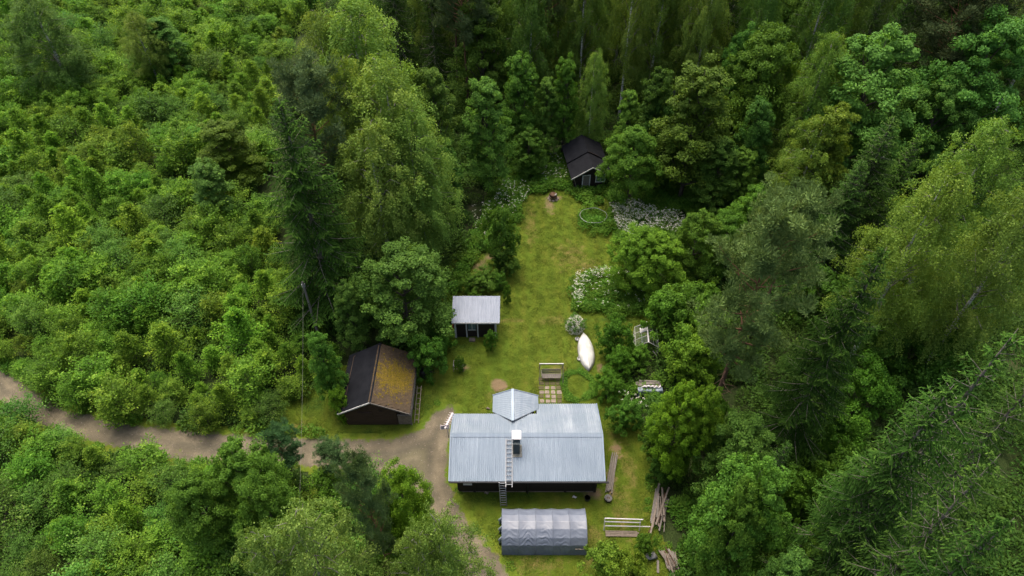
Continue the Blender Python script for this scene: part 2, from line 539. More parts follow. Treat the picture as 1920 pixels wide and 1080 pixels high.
def sdist(poly, X, Y):
    """Distance to the outline, positive inside."""
    d = np.full(X.shape, 1e9)
    n = len(poly)
    for i in range(n):
        a = poly[i]; b = poly[(i + 1) % n]; e = b - a
        t = np.clip(((X - a[0]) * e[0] + (Y - a[1]) * e[1]) / (e @ e), 0, 1)
        d = np.minimum(d, np.hypot(X - a[0] - t * e[0], Y - a[1] - t * e[1]))
    return np.where(inside(poly, X, Y), d, -d)


LAWN = poly_px([(985, 345), (1045, 345), (1150, 375), (1175, 430), (1190, 500), (1230, 520), (1230, 600), (1210, 640), (1140, 660), (1145, 720), (1180, 780),
                (1225, 830), (1222, 930), (1215, 985), (1250, 1030), (1290, 1140), (1290, 1300), (820, 1300), (830, 1050), (770, 960), (700, 900), (500, 850), (495, 800), (560, 720), (650, 690), (780, 690),
                (835, 660), (835, 540), (855, 480), (900, 455), (960, 470), (972, 400)])
ROAD = poly_px([(-260, 520), (-120, 610), (0, 681), (60, 730), (130, 768), (250, 795), (400, 810), (520, 818), (640, 823), (740, 821), (790, 803), (815, 772), (838, 757), (858, 768), (850, 800),
                (842, 850), (840, 892), (852, 930), (884, 985), (925, 1030), (965, 1090), (1040, 1200), (900, 1200), (868, 1080), (840, 1030), (800, 962), (740, 905), (660, 888), (560, 872),
                (470, 868), (380, 872), (260, 850), (140, 822), (60, 795), (0, 765), (-120, 715), (-260, 640)])


def grid_sheet(name, mat, poly, margin, step, z, attrs, lift=None):
    lo = poly.min(0) - margin; hi = poly.max(0) + margin
    nx = int((hi[0] - lo[0]) / step) + 1; ny = int((hi[1] - lo[1]) / step) + 1
    xs = lo[0] + np.arange(nx) * step; ys = lo[1] + np.arange(ny) * step
    X, Y = np.meshgrid(xs, ys)
    D = sdist(poly, X, Y)
    keep = D > -margin
    cell = keep[:-1, :-1] & keep[1:, :-1] & keep[:-1, 1:] & keep[1:, 1:]
    idx = np.arange(nx * ny).reshape(ny, nx)
    q = np.stack([idx[:-1, :-1][cell], idx[:-1, 1:][cell], idx[1:, 1:][cell], idx[1:, :-1][cell]], 1)
    used = np.unique(q)
    remap = np.full(nx * ny, -1); remap[used] = np.arange(len(used))
    q = remap[q]
    Z = np.full(X.shape, z)
    v = np.stack([X.ravel()[used], Y.ravel()[used], Z.ravel()[used]], 1)
    me = quads_mesh(name, v, q, mat)
    for k, fn in attrs.items():
        a = me.attributes.new(k, 'FLOAT', 'POINT')
        a.data.foreach_set('value', fn(X, Y, D).ravel()[used].astype(np.float32))
    return setp(link(name, me), kind='structure')


def quads_mesh(name, v, q, mat, tint=None, smooth=False):
    me = bpy.data.meshes.new(name)
    me.vertices.add(len(v)); me.vertices.foreach_set('co', np.asarray(v, np.float32).ravel())
    me.loops.add(q.size); me.loops.foreach_set('vertex_index', q.ravel().astype(np.int32))
    me.polygons.add(len(q))
    k = q.shape[1]
    me.polygons.foreach_set('loop_start', np.arange(0, q.size, k, dtype=np.int32))
    me.polygons.foreach_set('loop_total', np.full(len(q), k, np.int32))
    if mat: me.materials.append(mat)
    if tint is not None:
        a = me.attributes.new('tint', 'FLOAT', 'FACE')
        a.data.foreach_set('value', np.asarray(tint, np.float32))
    me.update(calc_edges=True)
    if smooth: me.polygons.foreach_set('use_smooth', np.ones(len(q), bool))
    return me


def blob(X, Y, px, py, rx, ry=None):
    c = P(px, py); ry = ry or rx
    return np.exp(-(((X - c.x) / rx) ** 2 + ((Y - c.y) / ry) ** 2))


def seg(X, Y, a, b, w):
    a = P(*a); b = P(*b); e = np.array([b.x - a.x, b.y - a.y])
    t = np.clip(((X - a.x) * e[0] + (Y - a.y) * e[1]) / (e @ e), 0, 1)
    d = np.hypot(X - a.x - t * e[0], Y - a.y - t * e[1])
    return np.exp(-(d / w) ** 2)


def dry(X, Y, D):
    r = 0.0
    for a in [(995, 420, 1.2, 6), (1040, 600, 2.5, 1.2), (1090, 650, 0.9, 3), (925, 740, 1.2), (1070, 480, 3, 4), (1180, 880, 0.9, 4), (1165, 960, 1.4, 4), (1120, 1010, 1.6, 2), (1130, 1050, 3, 2),
              (960, 600, 2, .8), (1045, 690, 1.5, 1.2), (570, 800, 1.6, 1.0), (1000, 1060, 3, 1.4), (975, 740, 1, .8), (900, 540, 2.0, 1.0), (1100, 500, 2.2, 2.6), (1150, 830, 0.8, 3)]:
        r = np.maximum(r, 0.62 * blob(X, Y, *a))
    return r


def bare(X, Y, D):
    r = np.zeros(X.shape)
    c = P(935, 722)
    r = np.maximum(r, np.clip(1.7 - np.hypot(X - c.x, (Y - c.y)) / 0.62, 0, 1))
    for a in [(1030, 385, 0.8, 2.6), (1040, 372, 1.3, 0.9), (1110, 925, 1.3, .7), (1145, 905, .6, 1.6), (900, 500, 1.0, 1.4), (870, 690, .7, .6), (850, 770, 1.0, 1.0), (1155, 840, .7, 1.3), (1085, 915, 2.2, .5), (920, 480, 1.1, 1.2), (1125, 690, .6, .8)]:
        r = np.maximum(r, 0.75 * blob(X, Y, *a))
    r = np.maximum(r, 0.55 * seg(X, Y, (880, 985), (935, 1075), 0.8))
    return r


HEX = [(1060, 702), (1088, 697), (1110, 712), (1112, 738), (1082, 753), (1066, 748), (1056, 722)]


def greener(X, Y, D):  # darker green lawn patches, most of them along the near side of buildings
    r = np.zeros(X.shape)
    for a in [(1150, 600, 4, .6), (700, 815, 4, .8), (930, 930, 3.5, 1.2), (800, 760, 2.0, 2.0), (870, 655, 2.2, 1.5), (590, 760, 2, 2), (1090, 690, 1.2, 2.2), (1080, 925, 3, .6), (980, 930, 2, .8)]:
        r = np.maximum(r, 0.68 * blob(X, Y, *a))
    # darker ring of long grass left around a hexagonal patch
    hx = HEX
    for i in range(len(hx)):
        r = np.maximum(r, 0.95 * seg(X, Y, hx[i], hx[(i + 1) % len(hx)], 0.22))
    return r


gm = bpy.data.meshes.new('ground')
gm.from_pydata([(-330, -60, -0.02), (330, -60, -0.02), (330, 420, -0.02), (-330, 420, -0.02)], [], [(0, 1, 2, 3)])
gm.materials.append(M['floor'])
setp(link('ground', gm), kind='structure')
grid_sheet('lawn', M['lawn'], LAWN, 0.5, 0.25, 0.0, {'dry': dry, 'bare': bare, 'greener': greener})
VERGE = lambda X, Y, D: np.clip((-14 - X) / 8, 0, 1)
grid_sheet('gravel_drive', M['gravel'], ROAD, 0.7, 0.25, 0.012, {'edge': lambda X, Y, D: D / 0.55, 'verge': VERGE})


# ------------------------------------------------------------------ plants: leaf meshes built with numpy
def unit(a):
    return a / (np.linalg.norm(a, axis=-1, keepdims=True) + 1e-9)


def leaf_mesh(name, c, axis, nrm, length, width, mat, tint):
    """One diamond-shaped leaf per row: centre, long axis, face normal."""
    n = len(c)
    axis = unit(axis)
    b = unit(np.cross(nrm, axis))
    L = (np.ones(n) * length)[:, None] * 0.5
    Wd = (np.ones(n) * width)[:, None] * 0.5
    fold = unit(np.cross(axis, b)) * Wd * 0.35
    v = np.stack([c - axis * L, c + b * Wd + axis * L * 0.15 - fold, c + axis * L, c - b * Wd + axis * L * 0.15 - fold], 1).reshape(-1, 3)
    q = np.arange(4 * n).reshape(n, 4)
    return quads_mesh(name, v, q, mat, np.clip(tint, 0, 1))


def rdir(rng, n):
    return unit(rng.normal(size=(n, 3)))


def trunk_mesh(name, mat, H, r0, rng, limbs=(), lean=0.02, n=8, top=0.95, limb_mat=None):
    mb = MB()
    pts, rad = [], []
    ph = rng.random(2) * 6
    for i in range(9):
        t = i / 8
        pts.append((H * lean * math.sin(t * 3 + ph[0]) - H * lean * math.sin(ph[0]), H * lean * math.sin(t * 2.6 + ph[1]) - H * lean * math.sin(ph[1]), t * H * top - 0.1))
        rad.append(r0 * ((1 - t) ** 0.8 * 0.93 + 0.05) * (1.25 if i == 0 else 1))
    mb.tube(pts, rad, n)
    nf = len(mb.f)
    for l in limbs:
        mb.tube(l[0], l[1], 4, False)
    me = mb.mesh(name, mat, True)
    if limb_mat:
        me.materials.append(limb_mat)
        me.polygons.foreach_set('material_index', [0] * nf + [1] * (len(mb.f) - nf))
    return me


def gen_broad(name, seed, H, R, base, shape, n_lobe, n_clump, n_leaf, ls, mat, bark, lobe_r=0.34):
    """Round-crowned broadleaf: lobes > clumps > leaves."""
    rng = np.random.default_rng(seed)
    lob = []
    for i in range(n_lobe):
        t = (i + rng.random()) / n_lobe
        t = t ** 0.85
        if shape == 'round': env = math.sin(math.pi * (0.12 + 0.80 * t)) ** 0.75
        elif shape == 'egg': env = (math.sin(math.pi * (0.16 + 0.70 * t ** 0.8)) ** 0.8) * (1 - 0.45 * t)
        else: env = min(1.0, (1 - t) * 1.25 + 0.08) * (0.55 + 0.45 * min(1, t * 5))
        a = i * 2.39996 + rng.normal() * 0.45
        rr = R * env * (0.50 + 0.28 * rng.random())
        z = H * (base + (1 - base) * (0.10 + 0.80 * t))
        lob.append((rr * math.cos(a), rr * math.sin(a), z, R * lobe_r * (0.7 + 0.6 * rng.random()) * (0.65 + 0.45 * env)))
    lob.append((0, 0, H * 0.90, R * lobe_r * 0.75))
    lob = np.array(lob)
    li = rng.integers(0, len(lob), n_clump)
    d = rdir(rng, n_clump); d[:, 2] = d[:, 2] * 0.85 + 0.25
    d = unit(d)
    cc = lob[li, :3] + d * lob[li, 3:4] * (0.70 + 0.42 * rng.random((n_clump, 1))) * np.array([1, 1, 0.95])
    cr = lob[li, 3] * (0.26 + 0.20 * rng.random(n_clump))
    ct = rng.random(n_clump)
    k = rng.integers(0, n_clump, n_leaf)
    ld = rdir(rng, n_leaf)
    pos = cc[k] + ld * cr[k, None] * (rng.random((n_leaf, 1)) ** 0.45) * np.array([1.15, 1.15, 0.75])
    nr = unit(ld * 0.55 + d[k] * 0.55 + np.array([0, 0, 0.65]) + rng.normal(size=(n_leaf, 3)) * 0.5)
    ax = np.cross(nr, rdir(rng, n_leaf)) + np.array([0, 0, -0.25])
    tint = 0.42 + 0.30 * (ct[k] - 0.5) + rng.normal(size=n_leaf) * 0.17
    s = ls * (0.7 + 0.6 * rng.random(n_leaf))
    crown = leaf_mesh(name + '_crown', pos, ax, nr, s, s * 0.78, mat, tint)
    limbs = []
    for l in lob[:-1]:
        z0 = max(0.12 * H, l[2] - 0.35 * math.hypot(l[0], l[1]) - 0.14 * H)
        limbs.append(([(0, 0, z0), (l[0] * 0.5, l[1] * 0.5, z0 + (l[2] - z0) * 0.45), (l[0], l[1], l[2])], [0.012 * H * 0.6, 0.004 * H, 0.0015 * H]))
    tr = trunk_mesh(name + '_trunk', bark, H, 0.013 * H, rng, limbs, 0.008)
    return crown, tr, H, R


def gen_birch(name, seed, H, R, base, n_limb, n_strand, ls, mat, sparse=1.0):
    rng = np.random.default_rng(seed)
    pos, ax, nr, tint, limbs = [], [], [], [], []
    for i in range(n_limb):
        t = (i + rng.random()) / n_limb
        z0 = H * (base + (0.98 - base) * t ** 0.92)
        env = (math.sin(math.pi * min(1, 0.20 + 0.80 * t)) ** 0.7) * (1 - 0.35 * t) + 0.06
        L = R * env * (0.72 + 0.5 * rng.random())
        a = i * 2.39996 + rng.normal() * 0.4
        dz = L * (0.75 + 0.5 * t)
        p0 = np.array([0, 0, z0 - dz * 0.55])
        p1 = p0 + np.array([math.cos(a) * L * 0.55, math.sin(a) * L * 0.55, dz * 0.75])
        p2 = p0 + np.array([math.cos(a) * L, math.sin(a) * L, dz * 0.80])
        if i % 2 == 0: limbs.append(([tuple(p0), tuple(p1), tuple(p2)], [0.0024 * H * (1.1 - t), 0.0013 * H, 0.0004 * H]))
        ns_ = max(2, int(n_strand * (0.35 + env)))
        u = 0.25 + 0.78 * rng.random(ns_) ** 0.7
        st = np.where(u[:, None] < 0.55, p0 + (p1 - p0) * (u / 0.55)[:, None], p1 + (p2 - p1) * ((u - 0.55) / 0.45)[:, None])
        ncl = max(2, ns_ // 7); ci = rng.integers(0, ncl, ns_)
        st = st[ci] + rng.normal(size=(ncl, 3))[ci] * np.array([0.36, 0.36, 0.30]) + rng.normal(size=(ns_, 3)) * np.array([0.13, 0.13, 0.10]) * (R / 3.2)
        ctn = rng.normal(size=ncl) * 0.13
        sl = (0.45 + 1.1 * rng.random(ncl)[ci] + 0.3 * rng.random(ns_)) * H / 22 * (0.45 + 0.75 * (1 - t * 0.6))
        lt = rng.normal() * 0.10
        for j in range(ns_):
            m = max(6, int(sl[j] / 0.064))
            w = np.linspace(0, 1, m)
            drift = rng.normal(size=2) * 0.18
            outw = np.array([math.cos(a), math.sin(a)]) * 0.22
            p = st[j] + np.stack([(drift[0] + outw[0]) * np.sqrt(w) * sl[j], (drift[1] + outw[1]) * np.sqrt(w) * sl[j], 0.10 * np.sin(w * 3.1) - sl[j] * w], 1)
            p += rng.normal(size=(m, 3)) * 0.075
            pos.append(p)
            ax.append(np.tile([0, 0, -1.0], (m, 1)) + rng.normal(size=(m, 3)) * 0.55)
            nr.append(np.tile([math.cos(a) * .8, math.sin(a) * .8, 0.9], (m, 1)) + rng.normal(size=(m, 3)) * 0.42)
            tint.append(np.full(m, 0.47 + lt + ctn[ci[j]] + rng.normal() * 0.05) + 0.14 * (w < .25) + rng.normal(size=m) * 0.09)
    pos, ax, nr, tint = map(np.concatenate, (pos, ax, nr, tint))
    if sparse < 1:
        kmask = rng.random(len(pos)) < sparse
        pos, ax, nr, tint = pos[kmask], ax[kmask], nr[kmask], tint[kmask]
    s = ls * (0.7 + 0.6 * rng.random(len(pos)))
    crown = leaf_mesh(name + '_crown', pos, ax, unit(nr), s, s * 0.66, mat, tint)
    tr = trunk_mesh(name + '_trunk', M['bark_birch'], H, 0.0088 * H, rng, limbs, 0.008, limb_mat=M['bark_twig'])
    return crown, tr, H, R


def gen_spruce(name, seed, H, R, z_lo, step, ls, mat, droop=0.45, bare=1.0, limb=1.0):
    rng = np.random.default_rng(seed)
    pos, ax, nr, tint, ln, wd, limbs = [], [], [], [], [], [], []
    z = z_lo
    while z < H * 0.985:
        t = z / H
        L0 = R * ((1 - t) ** 0.82) * (0.55 + 0.45 * min(1, t * 6)) + 0.12
        nb = 6 if t < 0.75 else 5
        a0 = rng.random() * 6.28
        for b in range(nb):
            a = a0 + b * 6.283 / nb + rng.normal() * 0.2
            L = L0 * (0.55 + 0.65 * rng.random())
            zz = z + rng.normal() * step * 0.3
            dirv = np.array([math.cos(a), math.sin(a), 0]); side = np.array([-math.sin(a), math.cos(a), 0])
            up0 = 0.65 * max(0, t - 0.45) * 2
            m = max(3, int(L / 0.17))
            w = np.linspace(0.0, 1, m)
            zc = (up0 * w - droop * (1 - 0.75 * t) * w ** 1.3 * 1.15 + 0.30 * (1 - 0.4 * t) * w ** 4) * L
            cur = np.array([0, 0, zz]) + dirv * (w * L)[:, None] + np.array([0, 0, 1]) * zc[:, None] + side * (np.sin(w * 2 + a) * 0.06 * L)[:, None]
            if L > 0.5:
                limbs.append(([tuple(cur[0]), tuple(cur[m // 2] + np.array([0, 0, .07])), tuple(cur[-1])], [limb * (0.012 * L + 0.014), limb * (0.007 * L + 0.007), 0.004]))
            bt = rng.normal() * 0.08
            st = int(m * bare * (0.26 if t < 0.6 else 0.15 if t < .8 else 0.04))
            for j in range(st, m):
                tl = (0.20 + 0.62 * math.sin(math.pi * min(1, 0.12 + 0.80 * w[j])) * min(1, L / 2.2)) * (0.75 + 0.5 * rng.random())
                for sgn in (-1, 1):
                    d = unit(side * sgn * 0.85 + dirv * 0.62 + np.array([0, 0, -0.30 + 0.15 * rng.normal()]))
                    kq = 4
                    for q in range(kq):
                        e = tl * (q + 0.5) / kq
                        p = cur[j] + d * e + np.array([0, 0, -0.16 * (e ** 1.5)]) + rng.normal(size=3) * 0.03
                        pos.append(p); ax.append(d + np.array([0, 0, -0.35 * q / kq]) + rng.normal(size=3) * 0.22)
                        nr.append(np.array([0, 0, 1.0]) + rng.normal(size=3) * 0.45 + dirv * 0.15)
                        ln.append(tl / kq * 1.7 + 0.06); wd.append(0.060 + 0.025 * rng.random())
                        tint.append(0.30 + bt + 0.32 * (w[j] ** 3) + 0.16 * (q == kq - 1) + rng.normal() * 0.10)
                # hanging twig below the limb
                if t < 0.8 and rng.random() < 0.75:
                    p = cur[j] + np.array([0, 0, -0.16 - 0.18 * rng.random()]) + rng.normal(size=3) * 0.06
                    pos.append(p); ax.append(np.array([0, 0, -1.0]) + rng.normal(size=3) * 0.3)
                    nr.append(dirv + rng.normal(size=3) * 0.5); ln.append(0.34 + 0.2 * rng.random()); wd.append(0.085)
                    tint.append(0.22 + bt + rng.normal() * 0.08)
            # tip
            pos.append(cur[-1]); ax.append(dirv + np.array([0, 0, 0.3])); nr.append(np.array([0, 0, 1.0])); ln.append(0.35); wd.append(0.09); tint.append(0.75)
        z += step * (1.15 - 0.35 * t)
    pos, ax, nr = np.array(pos), np.array(ax), unit(np.array(nr))
    crown = leaf_mesh(name + '_crown', pos, ax, nr, np.array(ln) * ls, np.array(wd) * ls, mat, np.array(tint))
    tr = trunk_mesh(name + '_trunk', M['bark_spruce'], H, 0.012 * H, rng, limbs, 0.003, top=1.0)
    return crown, tr, H, R


def gen_pine(name, seed, H, R, base, n_limb, n_leaf, ls, mat):
    rng = np.random.default_rng(seed)
    cl, limbs = [], []
    for i in range(n_limb):
        t = (i + rng.random()) / n_limb
        z0 = H * (base + (0.96 - base) * t)
        env = (math.sin(math.pi * (0.22 + 0.70 * t)) ** 0.8)
        L = R * env * (0.65 + 0.5 * rng.random())
        a = i * 2.39996 + rng.normal() * 0.5
        d = np.array([math.cos(a), math.sin(a), 0.20 + 0.45 * t])
        pts = [np.array([0, 0, z0]) + d * L * w + np.array([0, 0, 0.20 * L * (w * w)]) + rng.normal(size=3) * 0.10 * w for w in (0, 0.4, 0.75, 1.0)]
        limbs.append(([tuple(p) for p in pts], [0.0045 * H * (1.15 - t), 0.003 * H * (1.1 - t) + 0.01, 0.018, 0.01]))
        for w in (0.42, 0.58, 0.70, 0.82, 0.94, 1.0):
            for _ in range(2):
                p = np.array([0, 0, z0]) + d * L * w + np.array([0, 0, 0.20 * L * w * w + 0.10])
                cl.append(np.append(p + rng.normal(size=3) * np.array([0.42, 0.42, 0.22]), 0.30 + 0.30 * rng.random()))
    for i in range(14):     # dead twigs below the crown
        z0 = H * (base * (0.45 + 0.55 * rng.random())); a = rng.random() * 6.28; L = R * (0.2 + 0.3 * rng.random())
        limbs.append(([(0, 0, z0), (math.cos(a) * L * .6, math.sin(a) * L * .6, z0 - 0.05), (math.cos(a) * L, math.sin(a) * L, z0 + 0.25 * L * rng.normal())], [0.03, 0.018, 0.006]))
    cl = np.array(cl)
    k = rng.integers(0, len(cl), n_leaf)
    ld = rdir(rng, n_leaf); ld[:, 2] = ld[:, 2] * 0.8 + 0.25
    pos = cl[k, :3] + ld * cl[k, 3:4] * (0.25 + 0.85 * rng.random((n_leaf, 1)) ** 0.6)
    ax = ld + np.array([0, 0, 0.25]) + rng.normal(size=(n_leaf, 3)) * 0.25
    nr = unit(rng.normal(size=(n_leaf, 3)) + np.array([0, 0, 0.7]))
    ct = rng.normal(size=len(cl)) * 0.12
    tint = 0.42 + ct[k] + rng.normal(size=n_leaf) * 0.14
    s = ls * (0.7 + 0.6 * rng.random(n_leaf))
    crown = leaf_mesh(name + '_crown', pos, ax, nr, s, s * 0.24, mat, tint)
    tr = trunk_mesh(name + '_trunk', M['bark_pine'], H, 0.0125 * H, rng, limbs, 0.010)
    return crown, tr, H, R


def gen_sapling(name, seed, H, R, n_br, n_leaf, ls, mat, style):
    """Young thicket tree: several leaders with sprays of leaves; one mesh."""
    rng = np.random.default_rng(seed)
    br = []
    n_lead = 1 if style == 'cone' else 3
    leads = [(rng.normal() * 0.10 * R * (n_lead > 1) * 3, rng.normal() * 0.10 * R * (n_lead > 1) * 3, H * (1 - 0.14 * i * rng.random())) for i in range(n_lead)]
    mb = MB()
    for l in leads:
        mb.tube([(0, 0, 0), (l[0] * .5, l[1] * .5, l[2] * .5), (l[0], l[1], l[2] * 0.97)], [0.045, 0.03, 0.008], 4, False)
    for i in range(n_br):
        t = ((i + rng.random()) / n_br)
        l = leads[i % n_lead]
        if style == 'cone': env = ((1 - t) ** 0.7 * 0.95 + 0.06) * (0.65 + 0.5 * rng.random())
        else: env = math.sin(math.pi * (0.22 + 0.72 * t)) ** 0.8 + 0.05
        a = i * 2.39996 + rng.normal() * 0.4
        L = R * env * (0.70 + 0.5 * rng.random())
        z0 = l[2] * (0.08 + 0.86 * t)
        o = np.array([l[0] * t, l[1] * t, z0])
        tip = o + np.array([math.cos(a) * L, math.sin(a) * L, L * (0.30 + 0.55 * t)])
        br.append((o, tip, L))
        mb.tube([tuple(o), tuple((o + tip) / 2 + np.array([0, 0, .04])), tuple(tip)], [0.014, 0.01, 0.004], 3, False)
    k = rng.integers(0, n_br, n_leaf)
    O = np.array([b[0] for b in br])[k]; T = np.array([b[1] for b in br])[k]; LL = np.array([b[2] for b in br])[k]
    w = (0.22 + 0.83 * rng.random(n_leaf) ** 0.75)[:, None]
    spread = (0.09 + 0.16 * np.sin(np.clip(w, 0, 1) * math.pi * 0.9)) * (0.4 + LL[:, None])
    pos = O + (T - O) * w + rng.normal(size=(n_leaf, 3)) * spread * np.array([0.75, 0.75, 0.5])
    pos[:, 2] = np.maximum(pos[:, 2], 0.15)
    out = unit(T - O)
    nr = unit(np.array([0, 0, 1.0]) + out * 0.35 + rng.normal(size=(n_leaf, 3)) * 0.42)
    ax = out + rng.normal(size=(n_leaf, 3)) * 0.7
    bt = rng.normal(size=n_br) * 0.10
    tint = 0.36 + 1.3 * bt[k] + 0.24 * (w[:, 0] > 0.90) + rng.normal(size=n_leaf) * 0.14
    s = ls * (0.7 + 0.6 * rng.random(n_leaf))
    me = leaf_mesh(name, pos, ax, nr, s, s * 0.74, mat, tint)
    # join stems into the same mesh
    bm = bmesh.new(); bm.from_mesh(me)
    lay = bm.faces.layers.float.get('tint')
    me2 = mb.mesh(name + '_stem', M['bark_dark'])
    nf = len(bm.faces)
    bm.from_mesh(me2)
    bm.faces.ensure_lookup_table()
    for f in bm.faces[nf:]: f.material_index = 1
    bm.to_mesh(me); bm.free()
    me.materials.append(M['bark_dark'])
    bpy.data.meshes.remove(me2)
    return me


K = {
    'birch': [gen_birch('birch%d' % i, 100 + i, 22, 3.3, b, 96, 38, 0.132, M['leaf_birch'], s) for i, (b, s) in enumerate([(0.12, 1.0), (0.18, 0.95), (0.25, 0.85)])],
    'sparse_birch': [gen_birch('sparse_birch%d' % i, 140 + i, 22, 3.0, 0.30, 76, 28, 0.130, M['leaf_birch'], 0.9) for i in range(2)],
    'round': [gen_broad('round%d' % i, 200 + i, 12, 4.2, 0.05, 'round', 28, 300, 50000, 0.175, M['leaf_maple'], M['bark_dark']) for i in range(3)],
    'egg': [gen_broad('egg%d' % i, 220 + i, 14, 3.3, 0.06, 'egg', 38, 300, 44000, 0.17, M['leaf_maple'], M['bark_dark'], 0.40) for i in range(3)],
    'spruce': [gen_spruce('spruce%d' % i, 300 + i, 20, 4.2, 1.2, 0.50, 1.0, M['needle_spruce'], d) for i, d in enumerate([0.45, 0.55, 0.38])],
    'open_spruce': [gen_spruce('open_spruce%d' % i, 330 + i, 20, 4.2, 1.0, 0.86, 1.0, M['needle_spruce'], d, 1.35, 1.1) for i, d in enumerate([0.62, 0.50])] + [gen_spruce('open_spruce2', 332, 20, 4.4, 0.8, 0.52, 1.2, M['needle_spruce'], 0.58, 1.1, .8)],
    'pine': [gen_pine('pine%d' % i, 400 + i, 20, 4.2, b, 46, 42000, 0.30, M['needle_pine']) for i, b in enumerate([0.38, 0.50])],
    'bush': [gen_broad('bush%d' % i, 500 + i, 3.2, 2.0, 0.0, 'round', 18, 120, 12000, 0.135, M['leaf_maple'], M['bark_dark'], 0.40) for i in range(3)],
}
SAP = {
    'birch': [gen_sapling('young_birch%d' % i, 600 + i, 4.3, 1.5, 56, 4600, 0.130, M['leaf_young'], 'cone') for i in range(4)],
    'alder': [gen_sapling('young_alder%d' % i, 620 + i, 3.7, 1.55, 52, 4200, 0.155, M['leaf_young'], 'bush') for i in range(4)],
    'willow': [gen_sapling('young_willow%d' % i, 640 + i, 3.4, 1.6, 56, 4600, 0.125, M['leaf_young'], 'bush') for i in range(3)],
    'rowan': [gen_sapling('young_rowan%d' % i, 660 + i, 4.0, 1.4, 44, 4000, 0.14, M['leaf_young'], 'cone' if i == 0 else 'bush') for i in range(3)],
}
NAMES = {'birch': ('birch_tree', 'tree'), 'sparse_birch': ('birch_tree', 'tree'), 'round': ('broadleaf_tree', 'tree'), 'egg': ('broadleaf_tree', 'tree'),
         'spruce': ('spruce_tree', 'tree'), 'open_spruce': ('spruce_tree', 'tree'), 'pine': ('pine_tree', 'tree'), 'bush': ('bush', 'bush')}
CNT = {}


def plant(kind, loc, h, w, col=(1, 1, 1), label=None, group=None, var=None, parts=('crown', 'trunk')):
    """A tree or bush: an Empty at its foot with a crown and a trunk; copies share mesh data."""
    vs = K[kind]
    i = CNT.get(kind, 0); CNT[kind] = i + 1
    cr, tr, H, R = vs[(i if var is None else var) % len(vs)]
    nm, cat = NAMES[kind]
    e = empty(nm, loc, random.uniform(0, 6.28), label, cat, group)
    e.scale = (w / (2 * R), w / (2 * R), h / H)
    for d, pn in ((cr, 'crown' if cat == 'tree' else 'foliage'), (tr, 'trunk' if cat == 'tree' else 'stem')):
        o = link(pn, d, e)
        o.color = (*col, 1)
    return e


def tree(kind, ax, ay, by, wpx, col=(1, 1, 1), label=None, group=None, var=None):
    """A tree whose top is seen at (ax, ay) and whose foot stands on ground row by."""
    Y = P(960, by).y
    top = PY(ax, ay, Y)
    mid = Vector((top.x, Y, top.z * 0.55))
    return plant(kind, (top.x, Y, 0), max(top.z, 0.6), wpx / pxm(mid), col, label, group, var)


# ------------------------------------------------------------------ buildings
def corrugated(name, w, L, ribs, amp, mat):
    """Sheet in its own frame: x across, y along the slope, z out; trapezoid ribs."""
    prof = []
    p = w / ribs
    for i in range(ribs):
        prof += [(i * p, 0), (i * p + p * 0.45, 0), (i * p + p * 0.58, amp), (i * p + p * 0.87, amp)]
    prof.append((w, 0))
    v = [(x, y, z) for y in (0, L) for x, z in prof]
    n = len(prof)
    f = [(i, i + 1, n + i + 1, n + i) for i in range(n - 1)]
    m = bpy.data.meshes.new(name); m.from_pydata(v, [], f); m.materials.append(mat); m.update()
    return m


def slope_matrix(origin, u, v):
    u = Vector(u).normalized(); v = Vector(v).normalized(); n = u.cross(v).normalized()
    m = Matrix((u, v, n)).transposed().to_4x4(); m.translation = origin
    return m


def lay_sheets(parent, origin, u, v, width, L, n_sheet, mat, ribs_per_m=6.2, amp=0.035, name='roof_sheet'):
    w = width / n_sheet
    me = corrugated(name, w + 0.02, L, max(3, round(w * ribs_per_m)), amp, mat)
    u = Vector(u).normalized()
    for i in range(n_sheet):
        o = link(name, me, parent)
        mt = slope_matrix(Vector(origin) + u * (w * i), u, v)
        mt.translation += mt.col[2].to_3d() * (0.004 * (i % 2))
        o.matrix_local = mt


def boards_wall(mb, a, b, z0, z1, t, bh=0.17, gap=0.018):
    """Horizontal log or board cladding between ground points a and b."""
    a, b = Vector(a), Vector(b)
    n = max(1, round((z1 - z0) / bh)); h = (z1 - z0) / n
    for i in range(n):
        zc = z0 + (i + 0.5) * h
        mb.bar((a.x, a.y, zc), (b.x, b.y, zc), t, h - gap)


# ---- main house
house = empty('house', (0, 0, 0), 0, 'long dark timber house with a blue grey corrugated metal roof and chimney', 'house')
X0, X1 = -4.05, 6.30
YF, YR = 25.95, 28.65
EZ, RZ, TAN = 2.5, 3.72, 0.38
YE = 25.42
wm = MB()
boards_wall(wm, (X0, YF, 0), (X1, YF, 0), 0.18, 2.55, 0.14)
boards_wall(wm, (X0, YF, 0), (X0, 30.7, 0), 0.18, 2.55, 0.14)
boards_wall(wm, (X1, YF, 0), (X1, 32.0, 0), 0.18, 2.4, 0.14)
boards_wall(wm, (X0, 30.7, 0), (1.9, 30.7, 0), 0.18, 2.6, 0.14)
boards_wall(wm, (1.9, 32.0, 0), (X1, 32.0, 0), 0.18, 2.2, 0.14)
for xx in (X0 + 1.2, 1.15, 4.05, X1): wm.box((xx - .09, YF - .13, 0.1), (xx + .09, YF - .05, 2.5))
for xx in (X0, X1):
    wm.add([(xx - .06, YF, 2.55), (xx - .06, 30.7, 2.55), (xx - .06, YR, 3.55), (xx + .06, YF, 2.55), (xx + .06, 30.7, 2.55), (xx + .06, YR, 3.55)], [(0, 1, 2), (3, 5, 4), (0, 3, 4, 1), (1, 4, 5, 2), (2, 5, 3, 0)])
wm.build('wall', M['dark_wood'], house)
